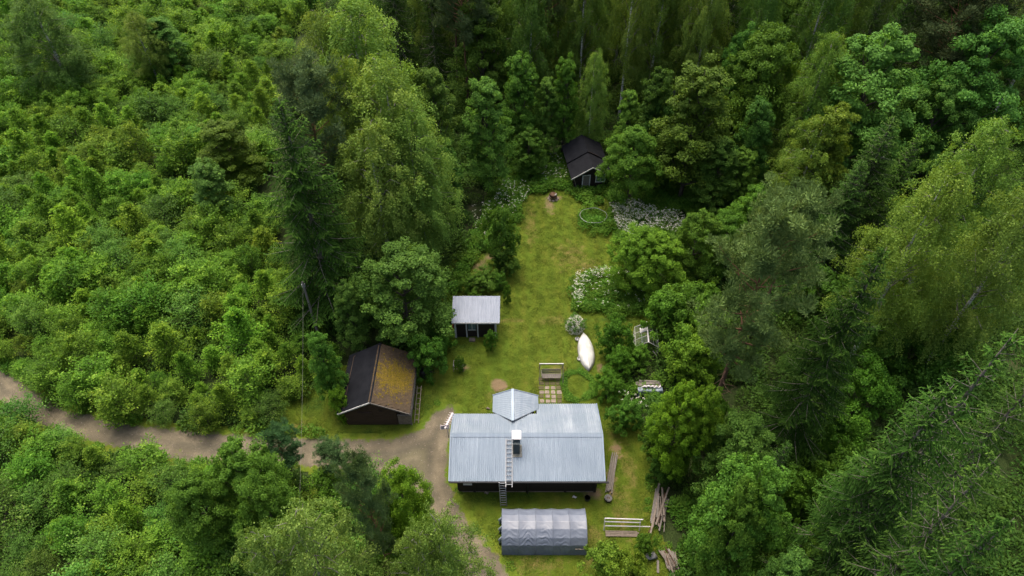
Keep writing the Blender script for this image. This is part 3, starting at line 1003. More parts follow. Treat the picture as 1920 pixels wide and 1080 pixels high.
MB().box((X0 - .04, YF - .04, 0), (X1 + .04, 30.8, 0.18)).box((1.8, 30.8, 0), (X1 + .04, 32.1, 0.18)).build('foundation', M['stone'], house)
XL, XRt = -4.62, 6.80
rf = MB()
# under-roof deck of boards below the sheets
dn = 0.05
rf.add([(XL + .05, YE + .05, EZ - dn), (XRt - .05, YE + .05, EZ - dn), (XRt - .05, YR, RZ - dn), (XL + .05, YR, RZ - dn)], [(0, 1, 2, 3)])
YBL, YBR = 31.15, 32.45
rf.add([(XL + .05, YR, RZ - dn), (1.95, YR, RZ - dn), (1.95, YBL - .05, RZ - (YBL - YR) * TAN - dn), (XL + .05, YBL - .05, RZ - (YBL - YR) * TAN - dn)], [(0, 1, 2, 3)])
rf.add([(1.95, YR, RZ - dn), (XRt - .05, YR, RZ - dn), (XRt - .05, YBR - .05, RZ - (YBR - YR) * TAN - dn), (1.95, YBR - .05, RZ - (YBR - YR) * TAN - dn)], [(0, 1, 2, 3)])
roof = rf.build('roof', M['dark_wood'], house)
Ls = math.hypot(YR - YE, RZ - EZ)
lay_sheets(roof, (XL, YE, EZ), (1, 0, 0), (0, YR - YE, RZ - EZ), XRt - XL, Ls, 11, M['roof_near'], 6.4)
Lb = math.hypot(YBL - YR, (YBL - YR) * TAN); Lb2 = math.hypot(YBR - YR, (YBR - YR) * TAN)
lay_sheets(roof, (1.97, YBL, RZ - (YBL - YR) * TAN), (-1, 0, 0), (0, YR - YBL, (YBL - YR) * TAN), 1.97 - XL, Lb, 6, M['roof_far'], 6.4)
lay_sheets(roof, (XRt, YBR, RZ - (YBR - YR) * TAN), (-1, 0, 0), (0, YR - YBR, (YBR - YR) * TAN), XRt - 1.97, Lb2, 5, M['roof_far'], 6.4)
rg = MB()
rg.add([(XL - .03, YR - .22, RZ - .22 * TAN + .055), (XRt + .03, YR - .22, RZ - .22 * TAN + .055), (XRt + .03, YR, RZ + .075), (XL - .03, YR, RZ + .075), (XL - .03, YR + .16, RZ - .16 * TAN + .055), (XRt + .03, YR + .16, RZ - .16 * TAN + .055)],
       [(0, 1, 2, 3), (3, 2, 5, 4)])
rg.build('ridge_cap', M['roof_near'], roof)
for xx, yb in ((XL - .01, YBL), (XRt + .03, YBR)):
    e_ = MB()
    e_.bar((xx, YE, EZ + .02), (xx, YR, RZ + .02), 0.10, 0.10).bar((xx, YR, RZ + .02), (xx, yb, RZ - (yb - YR) * TAN + .02), 0.10, 0.10)
    e_.build('verge_trim', M['roof_near'], roof)
g_ = MB()
g_.tube([(XL - .02, YE - .06, EZ - .04), (XRt + .32, YE - .06, EZ - .06)], 0.075, 8)
g_.build('gutter', M['black_plastic'], house)
MB().tube([(1.2, YF - .2, 0.1), (1.2, YF - .2, 2.3), (1.2, YE - .02, 2.42)], 0.045, 8).build('downpipe', M['black_plastic'], house)
# rear gable over the porch
DX, DZ = 0.05, 3.42
dY0, dY1 = 30.05, 33.05
dorm = MB()
boards_wall(dorm, (-1.3, 30.75, 0), (-1.3, 32.6, 0), 0.1, 2.6, 0.12)
boards_wall(dorm, (1.7, 30.75, 0), (1.7, 32.6, 0), 0.1, 2.4, 0.12)
boards_wall(dorm, (-1.3, 32.6, 0), (1.7, 32.6, 0), 0.1, 2.55, 0.12)
dorm.build('porch_wall', M['dark_wood'], house)
ez = 2.62
pr = MB()
pr.add([(-1.52, dY1 - .1, ez - .04), (DX, dY1 - .1, DZ - .04), (2.08, dY1 - .1, ez - .10), (-1.52, 31.35, ez - .04), (DX, dY0 + .3, DZ - .04), (2.08, 31.75, ez - .10)], [(0, 1, 4, 3), (1, 2, 5, 4), (0, 2, 1)])
porch = pr.build('porch_roof', M['dark_wood'], house)


def dorm_side(x_e, z_e, y_front):
    """Valley-cut sheet between the porch ridge and its eave."""
    n = 26
    v, f = [], []
    for i in range(n + 1):
        t = i / n
        ya = dY1; yb_r = dY0; 
        rows = []
        for s, (xx, zz, y_end) in enumerate(((DX, DZ, dY0), (x_e, z_e, y_front))):
            y = dY1 + (y_end - dY1) * t
            am = 0.02 * (i % 2)
            rows.append((xx, y, zz + am))
        v += rows
    for i in range(n): f.append((2 * i, 2 * i + 1, 2 * i + 3, 2 * i + 2))
    m = MB(); m.add(v, f)
    return m


dorm_side(-1.55, ez, 31.45).build('roof_sheet', M['roof_far'], porch)
dorm_side(2.12, ez - .06, 31.75).build('roof_sheet', M['roof_far'], porch)
MB().bar((DX, dY1 + .02, DZ + .04), (DX, dY0, DZ + .05), 0.20, 0.05).build('ridge_cap', M['roof_near'], porch)
vg = MB().bar((-1.57, dY1, ez), (DX, dY1, DZ), 0.06, 0.12).bar((2.14, dY1, ez - .06), (DX, dY1, DZ), 0.06, 0.12)
vg.build('verge_trim', M['roof_near'], porch)
# chimney
cx, cy = 0.33, 27.55
zb = EZ + (cy - YE) * TAN
chim = MB().box((cx - .24, cy - .30, zb - .35), (cx + .24, cy + .30, 4.55)).build('chimney', M['slate_metal'], house)
MB().box((cx - .34, cy - .10, 4.86), (cx + .34, cy + .66, 4.93)).build('chimney_cap', M['cap_white'], chim)
lg = MB()
for sx in (-.26, .26):
    for sy in (-.05, .56): lg.box((cx + sx - .02, cy + sy - .02, 4.2), (cx + sx + .02, cy + sy + .02, 4.86))
lg.box((cx - .26, cy - .08, 4.2), (cx + .26, cy + .60, 4.26))
lg.build('cap_leg', M['roof_near'], chim)
fl = MB(); 
for (a, b) in (((cx - .34, cy - .52), (cx + .42, cy - .30)), ((cx - .36, cy - .30), (cx - .245, cy + .34)), ((cx + .245, cy - .30), (cx + .40, cy + .34))):
    za, zb2 = EZ + (a[1] - YE) * TAN + .06, EZ + (b[1] - YE) * TAN + .06
    fl.add([(a[0], a[1], za), (b[0], a[1], za), (b[0], b[1], zb2), (a[0], b[1], zb2), (a[0], a[1], za - .04), (b[0], a[1], za - .04), (b[0], b[1], zb2 - .04), (a[0], b[1], zb2 - .04)],
           [(0, 1, 2, 3), (0, 4, 5, 1), (1, 5, 6, 2), (3, 2, 6, 7), (0, 3, 7, 4)])
fl.build('flashing', simple('lichened_zinc_flashing', (0.09, 0.085, 0.06), (0.24, 0.24, 0.21), 7, 0.7, 0.3, 0.2), chim)
# heat pump and meter box below the eave
hp = MB().box((-3.62, YF - .42, 1.72), (-2.98, YF - .10, 2.22)).box((-3.95, YF - .26, 1.86), (-3.68, YF - .10, 2.25)).build('heat_pump', M['cap_white'], house)
MB().cyl((-3.80, YF - .28, 1.98), 0.07, 0.1, 10).build('fan', M['black_plastic'], hp)


def ladder(name, a, b, w, n, mat, label, cat='ladder', r=0.03):
    """A ladder with its rails and every rung a part."""
    a, b = Vector(a), Vector(b)
    e = empty(name, a, 0, label, cat)
    d = b - a
    s = Vector((1, 0, 0)) * w / 2
    for q in (-s, s): MB().bar(q, d + q, 0.05, 0.07).build('rail', mat, e)
    me = MB().tube([-s, s], r, 6).mesh('rung', mat)
    for i in range(n):
        o = link('rung', me, e); o.location = d * ((i + 0.6) / n)
    return e


ladder('ladder', (-.62, 24.75, 0.0), (-.72, YE - .16, EZ + .14), 0.46, 10, M['steel'], 'aluminium ladder leaning on the front gutter of the house')
ladder('roof_ladder', (-.22, YE - .45, EZ - .05), (-.22, YR - .35, RZ - .35 * TAN + .12), 0.46, 11, M['steel'], 'galvanised ladder lying flat on the metal roof beside the chimney')
ant = empty('television_antenna', (-4.80, YR - .1, 3.35), 0, 'pinkish white aerial on a thin mast at the ridge end', 'antenna')
MB().tube([(0, 0, 0), (0, 0, 2.25)], 0.028, 6).build('mast', M['steel'], ant)
bm_ = MB().bar((-.10, -.55, 2.15), (.42, .62, 2.42), 0.13, 0.10)
bm_.build('boom', M['pink'], ant)
rfm = MB().bar((-.42, -.35, 1.80), (-.40, -.33, 2.30), 0.05, 0.04)
for k in range(5): rfm.bar((-.45, -.45 + .0 * k, 1.86 + .11 * k), (.20, -.35, 1.86 + .11 * k), 0.025, 0.05)
rfm.add([(-.42, -.42, 1.84), (.16, -.34, 1.84), (.16, -.34, 2.32), (-.42, -.42, 2.32)], [(0, 1, 2, 3)])
rfm.build('reflector', M['pink'], ant)
for k in range(7):
    q = Vector((-.10, -.55, 2.15)).lerp(Vector((.42, .62, 2.42)), (k + .5) / 7)
    MB().bar(q + Vector((-.22, .10, .06)), q + Vector((.22, -.10, .06)), 0.02).build('element', M['pink'], ant)

# ---- log barn with a mossy roof
barn = empty('log_barn', (0, 0, 0), 0, 'brown log outbuilding with one black roof slope and one yellow mossy slope', 'outbuilding')
bx0, bx1, by0, by1 = -13.55, -9.42, 32.0, 37.4
rx, rz, exl, exr, ezb = -11.22, 3.62, -13.95, -8.22, 2.08
wb = MB()
boards_wall(wb, (bx0, by0, 0), (bx1, by0, 0), 0.1, 2.35, 0.16, 0.2)
boards_wall(wb, (bx0, by0, 0), (bx0, by1, 0), 0.1, 2.3, 0.16, 0.2)
boards_wall(wb, (bx1, by0, 0), (bx1, by1, 0), 0.1, 2.5, 0.16, 0.2)
boards_wall(wb, (bx0, by1, 0), (bx1, by1, 0), 0.1, 2.35, 0.16, 0.2)
wb.build('wall', M['brown_wood'], barn)
nb = 16
for i in range(nb):     # upright gable boards
    xa = bx0 + (bx1 - bx0) * i / nb; xb = bx0 + (bx1 - bx0) * (i + 1) / nb - 0.02
    def zt(x): return rz - .12 - abs(x - rx) * (rz - ezb) / (rx - exl if x < rx else exr - rx)
    g_ = MB(); yy = by0 - .10 + .02 * (i % 2)
    g_.add([(xa, yy, 2.28), (xb, yy, 2.28), (xb, yy, max(2.3, zt(xb))), (xa, yy, max(2.3, zt(xa))), (xa, yy + .05, 2.28), (xb, yy + .05, 2.28), (xb, yy + .05, max(2.3, zt(xb))), (xa, yy + .05, max(2.3, zt(xa)))],
           [(0, 1, 2, 3), (4, 7, 6, 5), (0, 4, 5, 1), (1, 5, 6, 2), (2, 6, 7, 3), (3, 7, 4, 0)])
    g_.build('gable_board', M['brown_wood'], barn)
MB().box((-12.45, by0 - .17, 1.80), (-11.35, by0 - .09, 1.88)).box((-12.45, by0 - .13, 1.25), (-11.35, by0 - .085, 1.80)).build('shutter', M['brown_wood'], barn)
MB().box((-10.75, by0 - .15, 2.0), (-10.45, by0 - .09, 2.06)).build('hook_board', M['brown_wood'], barn)
YB0, YB1 = 31.62, 37.75
th = 0.08
rl = MB().add([(exl, YB0, ezb), (rx, YB0, rz), (rx, YB1, rz), (exl, YB1, ezb), (exl, YB0, ezb - th), (rx, YB0, rz - th), (rx, YB1, rz - th), (exl, YB1, ezb - th)],
              [(0, 1, 2, 3), (4, 7, 6, 5), (0, 4, 5, 1), (2, 6, 7, 3), (3, 7, 4, 0)])
rleft = rl.build('roof', M['felt'], barn)
tab = MB().box((-.10, -.13, -.012), (.10, .13, .012)).mesh('felt_tab', M['felt'])
sl = math.atan2(rz - ezb, rx - exl)
for i in range(20):
    o = link('felt_tab', tab, rleft); o.location = (exl - .06, YB0 + .17 + i * .305, ezb - .02); o.rotation_euler = (0, -sl, 0)
rr_ = MB().add([(rx, YB0, rz - .02), (exr, YB0, ezb - .02), (exr, YB1, ezb - .02), (rx, YB1, rz - .02), (rx, YB0, rz - th), (exr, YB0, ezb - th - .02), (exr, YB1, ezb - th - .02), (rx, YB1, rz - th)],
               [(0, 3, 2, 1), (4, 5, 6, 7), (0, 1, 5, 4), (1, 2, 6, 5), (2, 3, 7, 6)])
rright = rr_.build('roof', M['moss'], barn)
rright['label'] = 'mossy brown shingle slope'
d_ = Vector((exr - rx, 0, ezb - rz)); Lr = d_.length; d_.normalize()
sh = MB().add([(-.165, .05, .030), (0, -.09, .032), (.165, .05, .030), (.165, .36, .004), (-.165, .36, .004), (-.165, .05, 0), (0, -.09, 0), (.165, .05, 0)],
              [(0, 1, 2, 3, 4), (0, 5, 6, 1), (1, 6, 7, 2), (2, 7, 3), (0, 4, 5)]).mesh('shingle', M['moss'])
rows, cols = 13, 18
for j in range(rows):
    for i in range(cols):
        o = link('shingle', sh, rright)
        s = Lr * (1 - j / rows) - .02
        y = YB0 + .17 + (i + .5 * (j % 2)) * (YB1 - YB0 - .3) / cols
        mt = slope_matrix(Vector((rx, y, rz)) + d_ * s, (0, 1, 0), -d_)
        mt.translation = Vector((rx, y, rz)) + d_ * s + Vector((0, 0, .02 + random.uniform(0, .012)))
        o.matrix_local = mt @ Matrix.Rotation(random.uniform(-.06, .06), 4, 'Z')
mc = MB()
rm_ = random.Random(5)
for k in range(420):
    u_, y_ = abs(rm_.gauss(.52, .24)) * Lr, rm_.gauss(34.7, 1.15)
    if not (.1 < u_ < Lr - .1 and YB0 + .2 < y_ < YB1 - .2): continue
    c_ = Vector((rx, y_, rz)) + d_ * u_ + Vector((.02, 0, .045)); q_ = rm_.uniform(.03, .10); hh_ = q_ * rm_.uniform(.4, .75)
    nn_ = Vector((-d_.z, 0, d_.x))
    ring_ = [c_ + (d_ * math.cos(t * 1.047) + Vector((0, 1, 0)) * math.sin(t * 1.047)) * q_ * rm_.uniform(.75, 1.2) for t in range(6)]
    mc.add(ring_ + [c_ + nn_ * hh_], [(t, (t + 1) % 6, 6) for t in range(6)])
o = mc.build('moss', simple('yellow_moss_cushions', (0.060, 0.050, 0.008), (0.165, 0.118, 0.012), 9, .95, .05), barn, True); o['kind'] = 'stuff'
MB().bar((rx, YB0 - .02, rz + .02), (rx, YB1, rz + .02), .22, .05).build('ridge_cap', M['felt'], barn)
for a, b in (((exl - .04, YB0 - .05, ezb - .02), (rx, YB0 - .05, rz)), ((exr + .02, YB0 - .05, ezb - .02), (rx, YB0 - .05, rz))):
    MB().bar(a, b, .05, .13).build('bargeboard', M['white_paint'] if a[0] < rx else M['grey_wood'], barn)
MB().tube([(exr + .05, YB0, ezb - .08), (exr + .05, YB1, ezb - .08)], .05, 6).build('gutter', M['black_plastic'], barn)
# porch beside the barn: each deck plank, post and rail of its own
dk = MB().box((0, 0, 0), (1.02, .185, .05)).mesh('deck_plank', M['bleached_wood'])
for i in range(27):
    o = link('deck_plank', dk, barn)
    o.location = (-9.32, 32.0 + i * .2, .42); o.rotation_euler = (0, 0, random.uniform(-.01, .01))
fp = MB().box((0, 0, 0), (.21, .05, 1.35)).mesh('porch_board', M['bleached_wood'])
for i in range(5):
    o = link('porch_board', fp, barn); o.location = (-9.33 + i * .222, 31.95, .12 + .015 * (i % 2))
for y in (32.0, 33.6, 35.2, 36.9):
    MB().box((-8.36, y - .06, 0), (-8.24, y + .06, 2.02)).build('porch_post', M['grey_wood'], barn)
MB().bar((-8.27, 31.95, 1.30), (-8.27, 36.9, 1.30), .10, .10).build('handrail', M['grey_wood'], barn)
MB().bar((-8.27, 31.95, 0.95), (-8.27, 36.9, 0.95), .06, .12).build('handrail', M['grey_wood'], barn)
MB().bar((-9.33, 31.9, 1.52), (-8.24, 31.9, 1.40), .08, .10).build('handrail', M['grey_wood'], barn)
lad = ladder('wooden_ladder', (-7.93, 32.1, .05), (-7.93, 35.4, .75), .34, 7, M['bleached_wood'], 'bleached wooden ladder lying along the barn porch', 'ladder', .03)
rd = MB(); rd.box((-.10, -.35, 0), (.10, .35, .16)); rd.tube([(0, -.3, .2), (0, .35, .24)], [.09, .05], 8)
o = rd.build('red_sled', M['red_plastic']); o.location = (-8.33, 34.55, 1.36); setp(o, 'small faded red plastic bundle on the barn porch rail', 'bundle')
bar_ = empty('black_barrel', (-7.75, 36.9, 0), 0, 'black plastic barrel standing at the rear corner of the barn', 'barrel')
MB().tube([(0, 0, 0), (0, 0, .15), (0, 0, .5), (0, 0, .85), (0, 0, .95)], [.27, .31, .33, .31, .28], 16).build('body', M['black_plastic'], bar_, True)
MB().torus((0, 0, .95), .28, .03).build('rim', M['black_plastic'], bar_)

# ---- small shed
shed = empty('small_shed', (0, 0, 0), 0, 'small black shed with pale metal roof and white corner boards on the lawn', 'shed')
sx0, sx1, sy0, sy1 = -5.18, -1.50, 41.6, 43.75
ws = MB()
boards_wall(ws, (sx0, sy0, 0), (-4.15, sy0, 0), .05, 2.3, .1, .15)
boards_wall(ws, (-3.15, sy0, 0), (sx1, sy0, 0), .05, 2.3, .1, .15)
boards_wall(ws, (-4.15, sy0, 0), (-3.15, sy0, 0), 2.05, 2.3, .1, .15)
boards_wall(ws, (sx0, sy0, 0), (sx0, sy1, 0), .05, 2.4, .1, .15)
boards_wall(ws, (sx1, sy0, 0), (sx1, sy1, 0), .05, 2.4, .1, .15)
boards_wall(ws, (sx0, sy1, 0), (sx1, sy1, 0), .05, 2.6, .1, .15)
ws.build('wall', M['dark_wood'], shed)
for xx in (sx0, sx1): MB().box((xx - .085, sy0 - .10, 0), (xx + .085, sy0 - .055, 2.3)).build('corner_board', M['white_paint'], shed)
srf = MB().add([(-5.40, 41.3, 2.32), (-1.16, 41.3, 2.32), (-1.16, 44.05, 2.80), (-5.40, 44.05, 2.80), (-5.40, 41.3, 2.24), (-1.16, 41.3, 2.24), (-1.16, 44.05, 2.72), (-5.40, 44.05, 2.72)],
               [(0, 1, 2, 3), (4, 7, 6, 5), (0, 4, 5, 1), (1, 5, 6, 2), (2, 6, 7, 3), (3, 7, 4, 0)]).build('roof', M['dark_wood'], shed)
lay_sheets(srf, (-5.45, 41.24, 2.345), (1, 0, 0), (0, 2.86, .5), 4.34, math.hypot(2.86, .5), 5, M['roof_shed'], 7, .025)
MB().box((-5.43, 41.20, 2.20), (-1.13, 41.235, 2.34)).build('fascia', M['white_paint'], shed)
for a, b in (((-4.22, 1.98), (-3.08, 2.10)),): MB().box((a[0], sy0 - .11, a[1]), (b[0], sy0 - .052, b[1])).build('door_frame', M['white_paint'], shed)
for xx in (-4.16, -3.14): MB().box((xx - .06, sy0 - .108, 0.05), (xx + .06, sy0 - .05, 1.98)).build('door_frame', M['white_paint'], shed)
dr = MB().box((-4.08, sy0 - .03, .08), (-3.22, sy0 + .02, 1.97)).build('door', M['dark_wood'], shed)
MB().box((-4.0, sy0 - .05, 1.05), (-3.3, sy0 - .033, 1.85)).build('pane', M['glass'], dr)
for a, b in (((-4.02, .98), (-3.28, 1.05)), ((-3.67, 1.05), (-3.63, 1.85))): MB().box((a[0], sy0 - .075, a[1]), (b[0], sy0 - .052, b[1])).build('glazing_bar', M['white_paint'], dr)
stp = MB().box((-3.95, sy0 - .62, 0), (-3.4, sy0 - .25, .16)).build('door_step', M['bleached_wood'], shed)
rk = MB(); rk.tube([(0, 0, 0), (.05, -.08, .7), (.18, -.05, 1.35), (.25, 0, 1.65)], [.05, .17, .15, .03], 8)
o = rk.build('red_sled', M['red_plastic'], None, True); o.location = (-5.62, 41.75, 0); setp(o, 'red plastic sled standing against the small shed', 'sled')

# ---- far cabin
CR = math.radians(7.3)
cab = empty('cabin', (9.02, 64.25, 0), CR, 'dark brown cabin with black felt roof at the far end of the lawn', 'cabin')
hw, ln_ = 1.85, 5.6
wc = MB()
ncb = 22
for i in range(ncb):
    xa = -hw + 2 * hw * i / ncb
    zt_ = 3.25 - abs(xa + .08) * .58
    if -.95 < xa < -.12: wc.box((xa, -.04 + .012 * (i % 2), 2.0), (xa + 2 * hw / ncb - .015, .04, zt_))
    else: wc.box((xa, -.04 + .012 * (i % 2), .15), (xa + 2 * hw / ncb - .015, .04, zt_))
boards_wall(wc, (-hw, 0, 0), (-hw, ln_, 0), .1, 2.25, .1)
boards_wall(wc, (hw, 0, 0), (hw, ln_, 0), .1, 2.25, .1)
boards_wall(wc, (-hw, ln_, 0), (hw, ln_, 0), .1, 2.25, .1)
wc.build('wall', M['dark_wood'], cab)
MB().box((-hw - .05, -.06, 0), (hw + .05, ln_, .15)).build('foundation', M['stone'], cab)
for (ya, yb, dz) in ((-.62, 2.35, 0), (2.30, 5.9, .16)):
    for sgn in (-1, 1):
        r_ = MB()
        e = 2.38 * sgn; zl = 2.08 + dz; zr = 3.48 + dz
        r_.add([(0, ya, zr), (e, ya, zl), (e, yb, zl), (0, yb, zr), (0, ya, zr - .09), (e, ya, zl - .09), (e, yb, zl - .09), (0, yb, zr - .09)],
               [(0, 3, 2, 1), (4, 5, 6, 7), (0, 1, 5, 4), (1, 2, 6, 5), (2, 3, 7, 6)])
        r_.build('roof', M['felt'], cab)
for sgn in (-1, 1):
    MB().bar((2.40 * sgn, -.66, 2.03), (0, -.66, 3.44), .05, .12).build('bargeboard', M['white_paint'], cab)
MB().bar((.15, 2.33, 3.56), (1.35, 2.33, 2.86), .03, .05).build('flashing', M['rust'], cab)
cd = MB()
for i in range(5): cd.box((-.88 + i * .145, -.03, .18), (-.88 + i * .145 + .135, .01, 1.98))
cd.build('door', M['grey_wood'], cab)
for lo, hi in (((-1.0, -.085, .12), (-.89, -.05, 2.08)), ((-.15, -.085, .12), (-.04, -.05, 2.08)), ((-.89, -.085, 1.98), (-.15, -.05, 2.08))): MB().box(lo, hi).build('door_frame', M['white_paint'], cab)
wnd = MB().box((.62, -.075, 1.05), (1.68, -.05, 1.95)).build('window', M['glass'], cab)
for lo, hi in (((.55, -.115, .97), (.65, -.078, 2.02)), ((1.62, -.115, .97), (1.72, -.078, 2.02)), ((.65, -.115, 1.92), (1.62, -.078, 2.02)), ((.65, -.115, .97), (1.62, -.078, 1.07))): MB().box(lo, hi).build('window_frame', M['white_paint'], wnd)
for lo, hi in (((1.11, -.10, 1.07), (1.16, -.078, 1.92)), ((.65, -.099, 1.48), (1.62, -.079, 1.52))): MB().box(lo, hi).build('glazing_bar', M['white_paint'], wnd)
MB().bar((-2.1, -.5, 2.1), (-1.55, -.3, .3), .05).build('support_pole', M['grey_wood'], cab)
MB().box((-.9, -.55, 0), (.0, -.12, .12)).build('door_step', M['grey_wood'], cab)

# ------------------------------------------------------------------ yard objects
# storage tent
tent = empty('storage_tent', (0, 0, 0), 0, 'grey arched fabric storage tent in front of the house', 'tent')
TX0, TX1, TYc, TD = -.72, 5.28, 22.52, 1.52


def arch(s):
    """s in 0..1 from the front foot over the top to the back foot -> (y, z)."""
    L = [(-TD, 0), (-TD * .985, .75), (-TD * .93, 1.25), (-TD * .70, 1.72), (-TD * .36, 2.02), (0, 2.12), (TD * .36, 2.02), (TD * .70, 1.72), (TD * .93, 1.25), (TD * .985, .75), (TD, 0)]
    t = s * (len(L) - 1); i = min(int(t), len(L) - 2); f = t - i
    return L[i][0] + (L[i + 1][0] - L[i][0]) * f, L[i][1] + (L[i + 1][1] - L[i][1]) * f


nx_, ns_ = 150, 110
rngt = np.random.default_rng(5)
ctr = [(rngt.random() * .9 + .05, rngt.random() * .30 + .12, rngt.normal() * .5, rngt.random() * 6) for _ in range(60)]
tv = np.zeros((ns_ + 1, nx_ + 1, 3))
for i in range(ns_ + 1):
    s = i / ns_
    y, z = arch(s); y1, z1 = arch(min(1, s + .01)); y0, z0 = arch(max(0, s - .01))
    ny, nz = -(z1 - z0), (y1 - y0)
    q = math.hypot(ny, nz) or 1; ny /= q; nz /= q
    for j in range(nx_ + 1):
        u = j / nx_
        cell = u * 5; fr = cell - math.floor(cell) if j < nx_ else 0
        c = math.sin(math.pi * fr)
        sag = -.055 * c * (1 if s > .1 else s * 10)
        # slack folds hanging between the hoops, strongest half way up the wall
        k = math.exp(-((s - .30) / .12) ** 2)
        fold = 0
        ci_ = int(min(cell, 4.99)); ph = ci_ * 1.7; am_, ct_, sk_ = ((1.0, .30, .9), (1.5, .27, -.6), (1.3, .31, .4), (.8, .25, -1.1), (.5, .36, 1.6))[ci_]
        xx = fr - .5
        k = am_ * math.exp(-((s - ct_ - .05 * sk_ * xx) / .11) ** 2)
        ss = s * 105 + 6.5 * xx * xx * 4 + math.sin(fr * 5 + ph) * 1.3 + 6.0 * sk_ * xx + 1.6 * math.sin(fr * 11 + ph * 3)
        fold += .013 * k * c * (math.sin(ss) + .6 * math.sin(ss * 1.7 + 1 + ph * 2 + 4 * fr))
        fold += .007 * c * math.exp(-((s - .1) / .09) ** 2) * math.sin(fr * 22 + s * 40 + ph)
        fold += .006 * c * math.exp(-((s - .5) / .15) ** 2) * math.sin(fr * 9 + s * 30 + ph)
        d = sag + fold
        tv[i, j] = (TX0 + (TX1 - TX0) * u, TYc + y + ny * d, max(.01, z + nz * d))
idx = np.arange((ns_ + 1) * (nx_ + 1)).reshape(ns_ + 1, nx_ + 1)
tq = np.stack([idx[:-1, :-1].ravel(), idx[:-1, 1:].ravel(), idx[1:, 1:].ravel(), idx[1:, :-1].ravel()], 1)
link('cover', quads_mesh('cover', tv.reshape(-1, 3), tq, M['tent'], smooth=True), tent)
for k in range(6):
    xk = TX0 + (TX1 - TX0) * k / 5
    MB().tube([(xk, TYc + arch(i / 24)[0], arch(i / 24)[1] + .012) for i in range(25)], .020, 6).build('hoop', M['tent'], tent, True)
for xe, sg in ((TX0 + .03, -1), (TX1 - .03, 1)):
    pv = [(xe, TYc + arch(i / 20)[0] * .98, arch(i / 20)[1] * .985) for i in range(21)]
    MB().add(pv, [tuple(range(21))]).build('end_panel', M['tent'], tent)
for sy in (-.6, .2, .9):
    fm = MB(); yy = TYc + sy
    fm.tube([(TX0 - .03, yy, .9), (TX0 - .18, yy - .05, .55), (TX0 - .12, yy, .2), (TX0 - .2, yy - .1, .05)], [.05, .12, .09, .05], 6)
    fm.build('tied_flap', M['tarp_blue'], tent, True)
MB().bar((4.45, TYc - TD - .02, 1.02), (5.3, TYc - TD - .02, 1.0), .03).build('batten', M['bleached_wood'], tent)

# upside-down boat
boat = empty('rowing_boat', (6.72, 39.68, 0), math.radians(2.4), 'white rowing boat lying upside down on the lawn', 'boat')
bl, bw_ = 4.25, .72
bv, n1, n2 = [], 30, 14
for i in range(n1 + 1):
    t = i / n1; y = (t - .5) * bl
    if t < .45: hwid = bw_ * (1 - (1 - t / .45) ** 2.1) ** .85
    else: hwid = bw_ * (1 - ((t - .45) / .55) ** 2.6) ** .8
    hh = .50 * (1 - .35 * abs(2 * t - 1) ** 3)
    for j in range(n2 + 1):
        a = math.pi * j / n2
        cx_ = -math.cos(a)
        z_ = .06 + hh * (math.sin(a) ** .75) - .012 * (j % 4 == 0)
        bv.append((cx_ * (abs(hwid) + .004), y, max(.03, z_ + (.035 if j == n2 // 2 else 0))))
bi = np.arange((n1 + 1) * (n2 + 1)).reshape(n1 + 1, n2 + 1)
bq = np.stack([bi[:-1, :-1].ravel(), bi[:-1, 1:].ravel(), bi[1:, 1:].ravel(), bi[1:, :-1].ravel()], 1)
link('hull', quads_mesh('hull', np.array(bv), bq, M['boat_hull'], smooth=True), boat)
gw = MB()
for j in (0, n2): gw.tube([bv[i * (n2 + 1) + j] for i in range(n1 + 1)], .032, 6)
gw.build('gunwale', M['grey_wood'], boat)
MB().tube([Vector(bv[i * (n2 + 1) + n2 // 2]) + Vector((0, 0, .012)) for i in range(2, n1 - 1)], .024, 6).build('keel', M['boat_hull'], boat)
for px_, py_, t_ in ((1083, 636, 'far'), (1087, 673, 'near')):
    q = P(px_, py_, .08)
    w = empty('old_tyre', (q.x, q.y, 0), 0, 'small grey wheel on the lawn at the %s end of the boat' % ('far' if t_ == 'far' else 'bow'), 'wheel')
    MB().torus((0, 0, .10), .20, .065, (.25, .1, 1)).build('tyre', M['rubber'], w, True)
    MB().cyl((0, 0, .04), .08, .07, 10).build('hub', M['steel'], w)

# garden swing
sw = empty('garden_swing', (3.42, 37.05, 0), 0, 'old garden swing seat hanging in a grey metal frame', 'swing')
for sx in (-1.02, 1.02):
    MB().bar((sx, -.95, 0), (sx * .97, -.05, 1.72), .055).build('leg', M['grey_wood'], sw)
    MB().bar((sx, .85, 0), (sx * .97, -.05, 1.72), .055).build('leg', M['grey_wood'], sw)
    MB().bar((sx * .82, 0, 1.72), (sx * .80, -.28, .45), .018).build('hanger', M['steel'], sw)
MB().bar((-1.06, -.05, 1.76), (1.06, -.05, 1.76), .07).build('top_bar', M['steel'], sw)
MB().bar((-1.04, .52, .98), (1.04, .52, .98), .05).build('cross_bar', M['grey_wood'], sw)
for i in range(4): MB().box((-.82, -.58 + i * .13, .43), (.82, -.47 + i * .13, .46)).build('seat_slat', M['grey_wood'], sw)
for i in range(3): MB().bar((-.82, -.03 + i * .05, .56 + i * .14), (.82, -.03 + i * .05, .56 + i * .14), .03, .11).build('back_slat', M['grey_wood'], sw)
for sx in (-.84, .84): MB().box((sx - .03, -.58, .66), (sx + .03, .08, .70)).build('armrest', M['grey_wood'], sw)

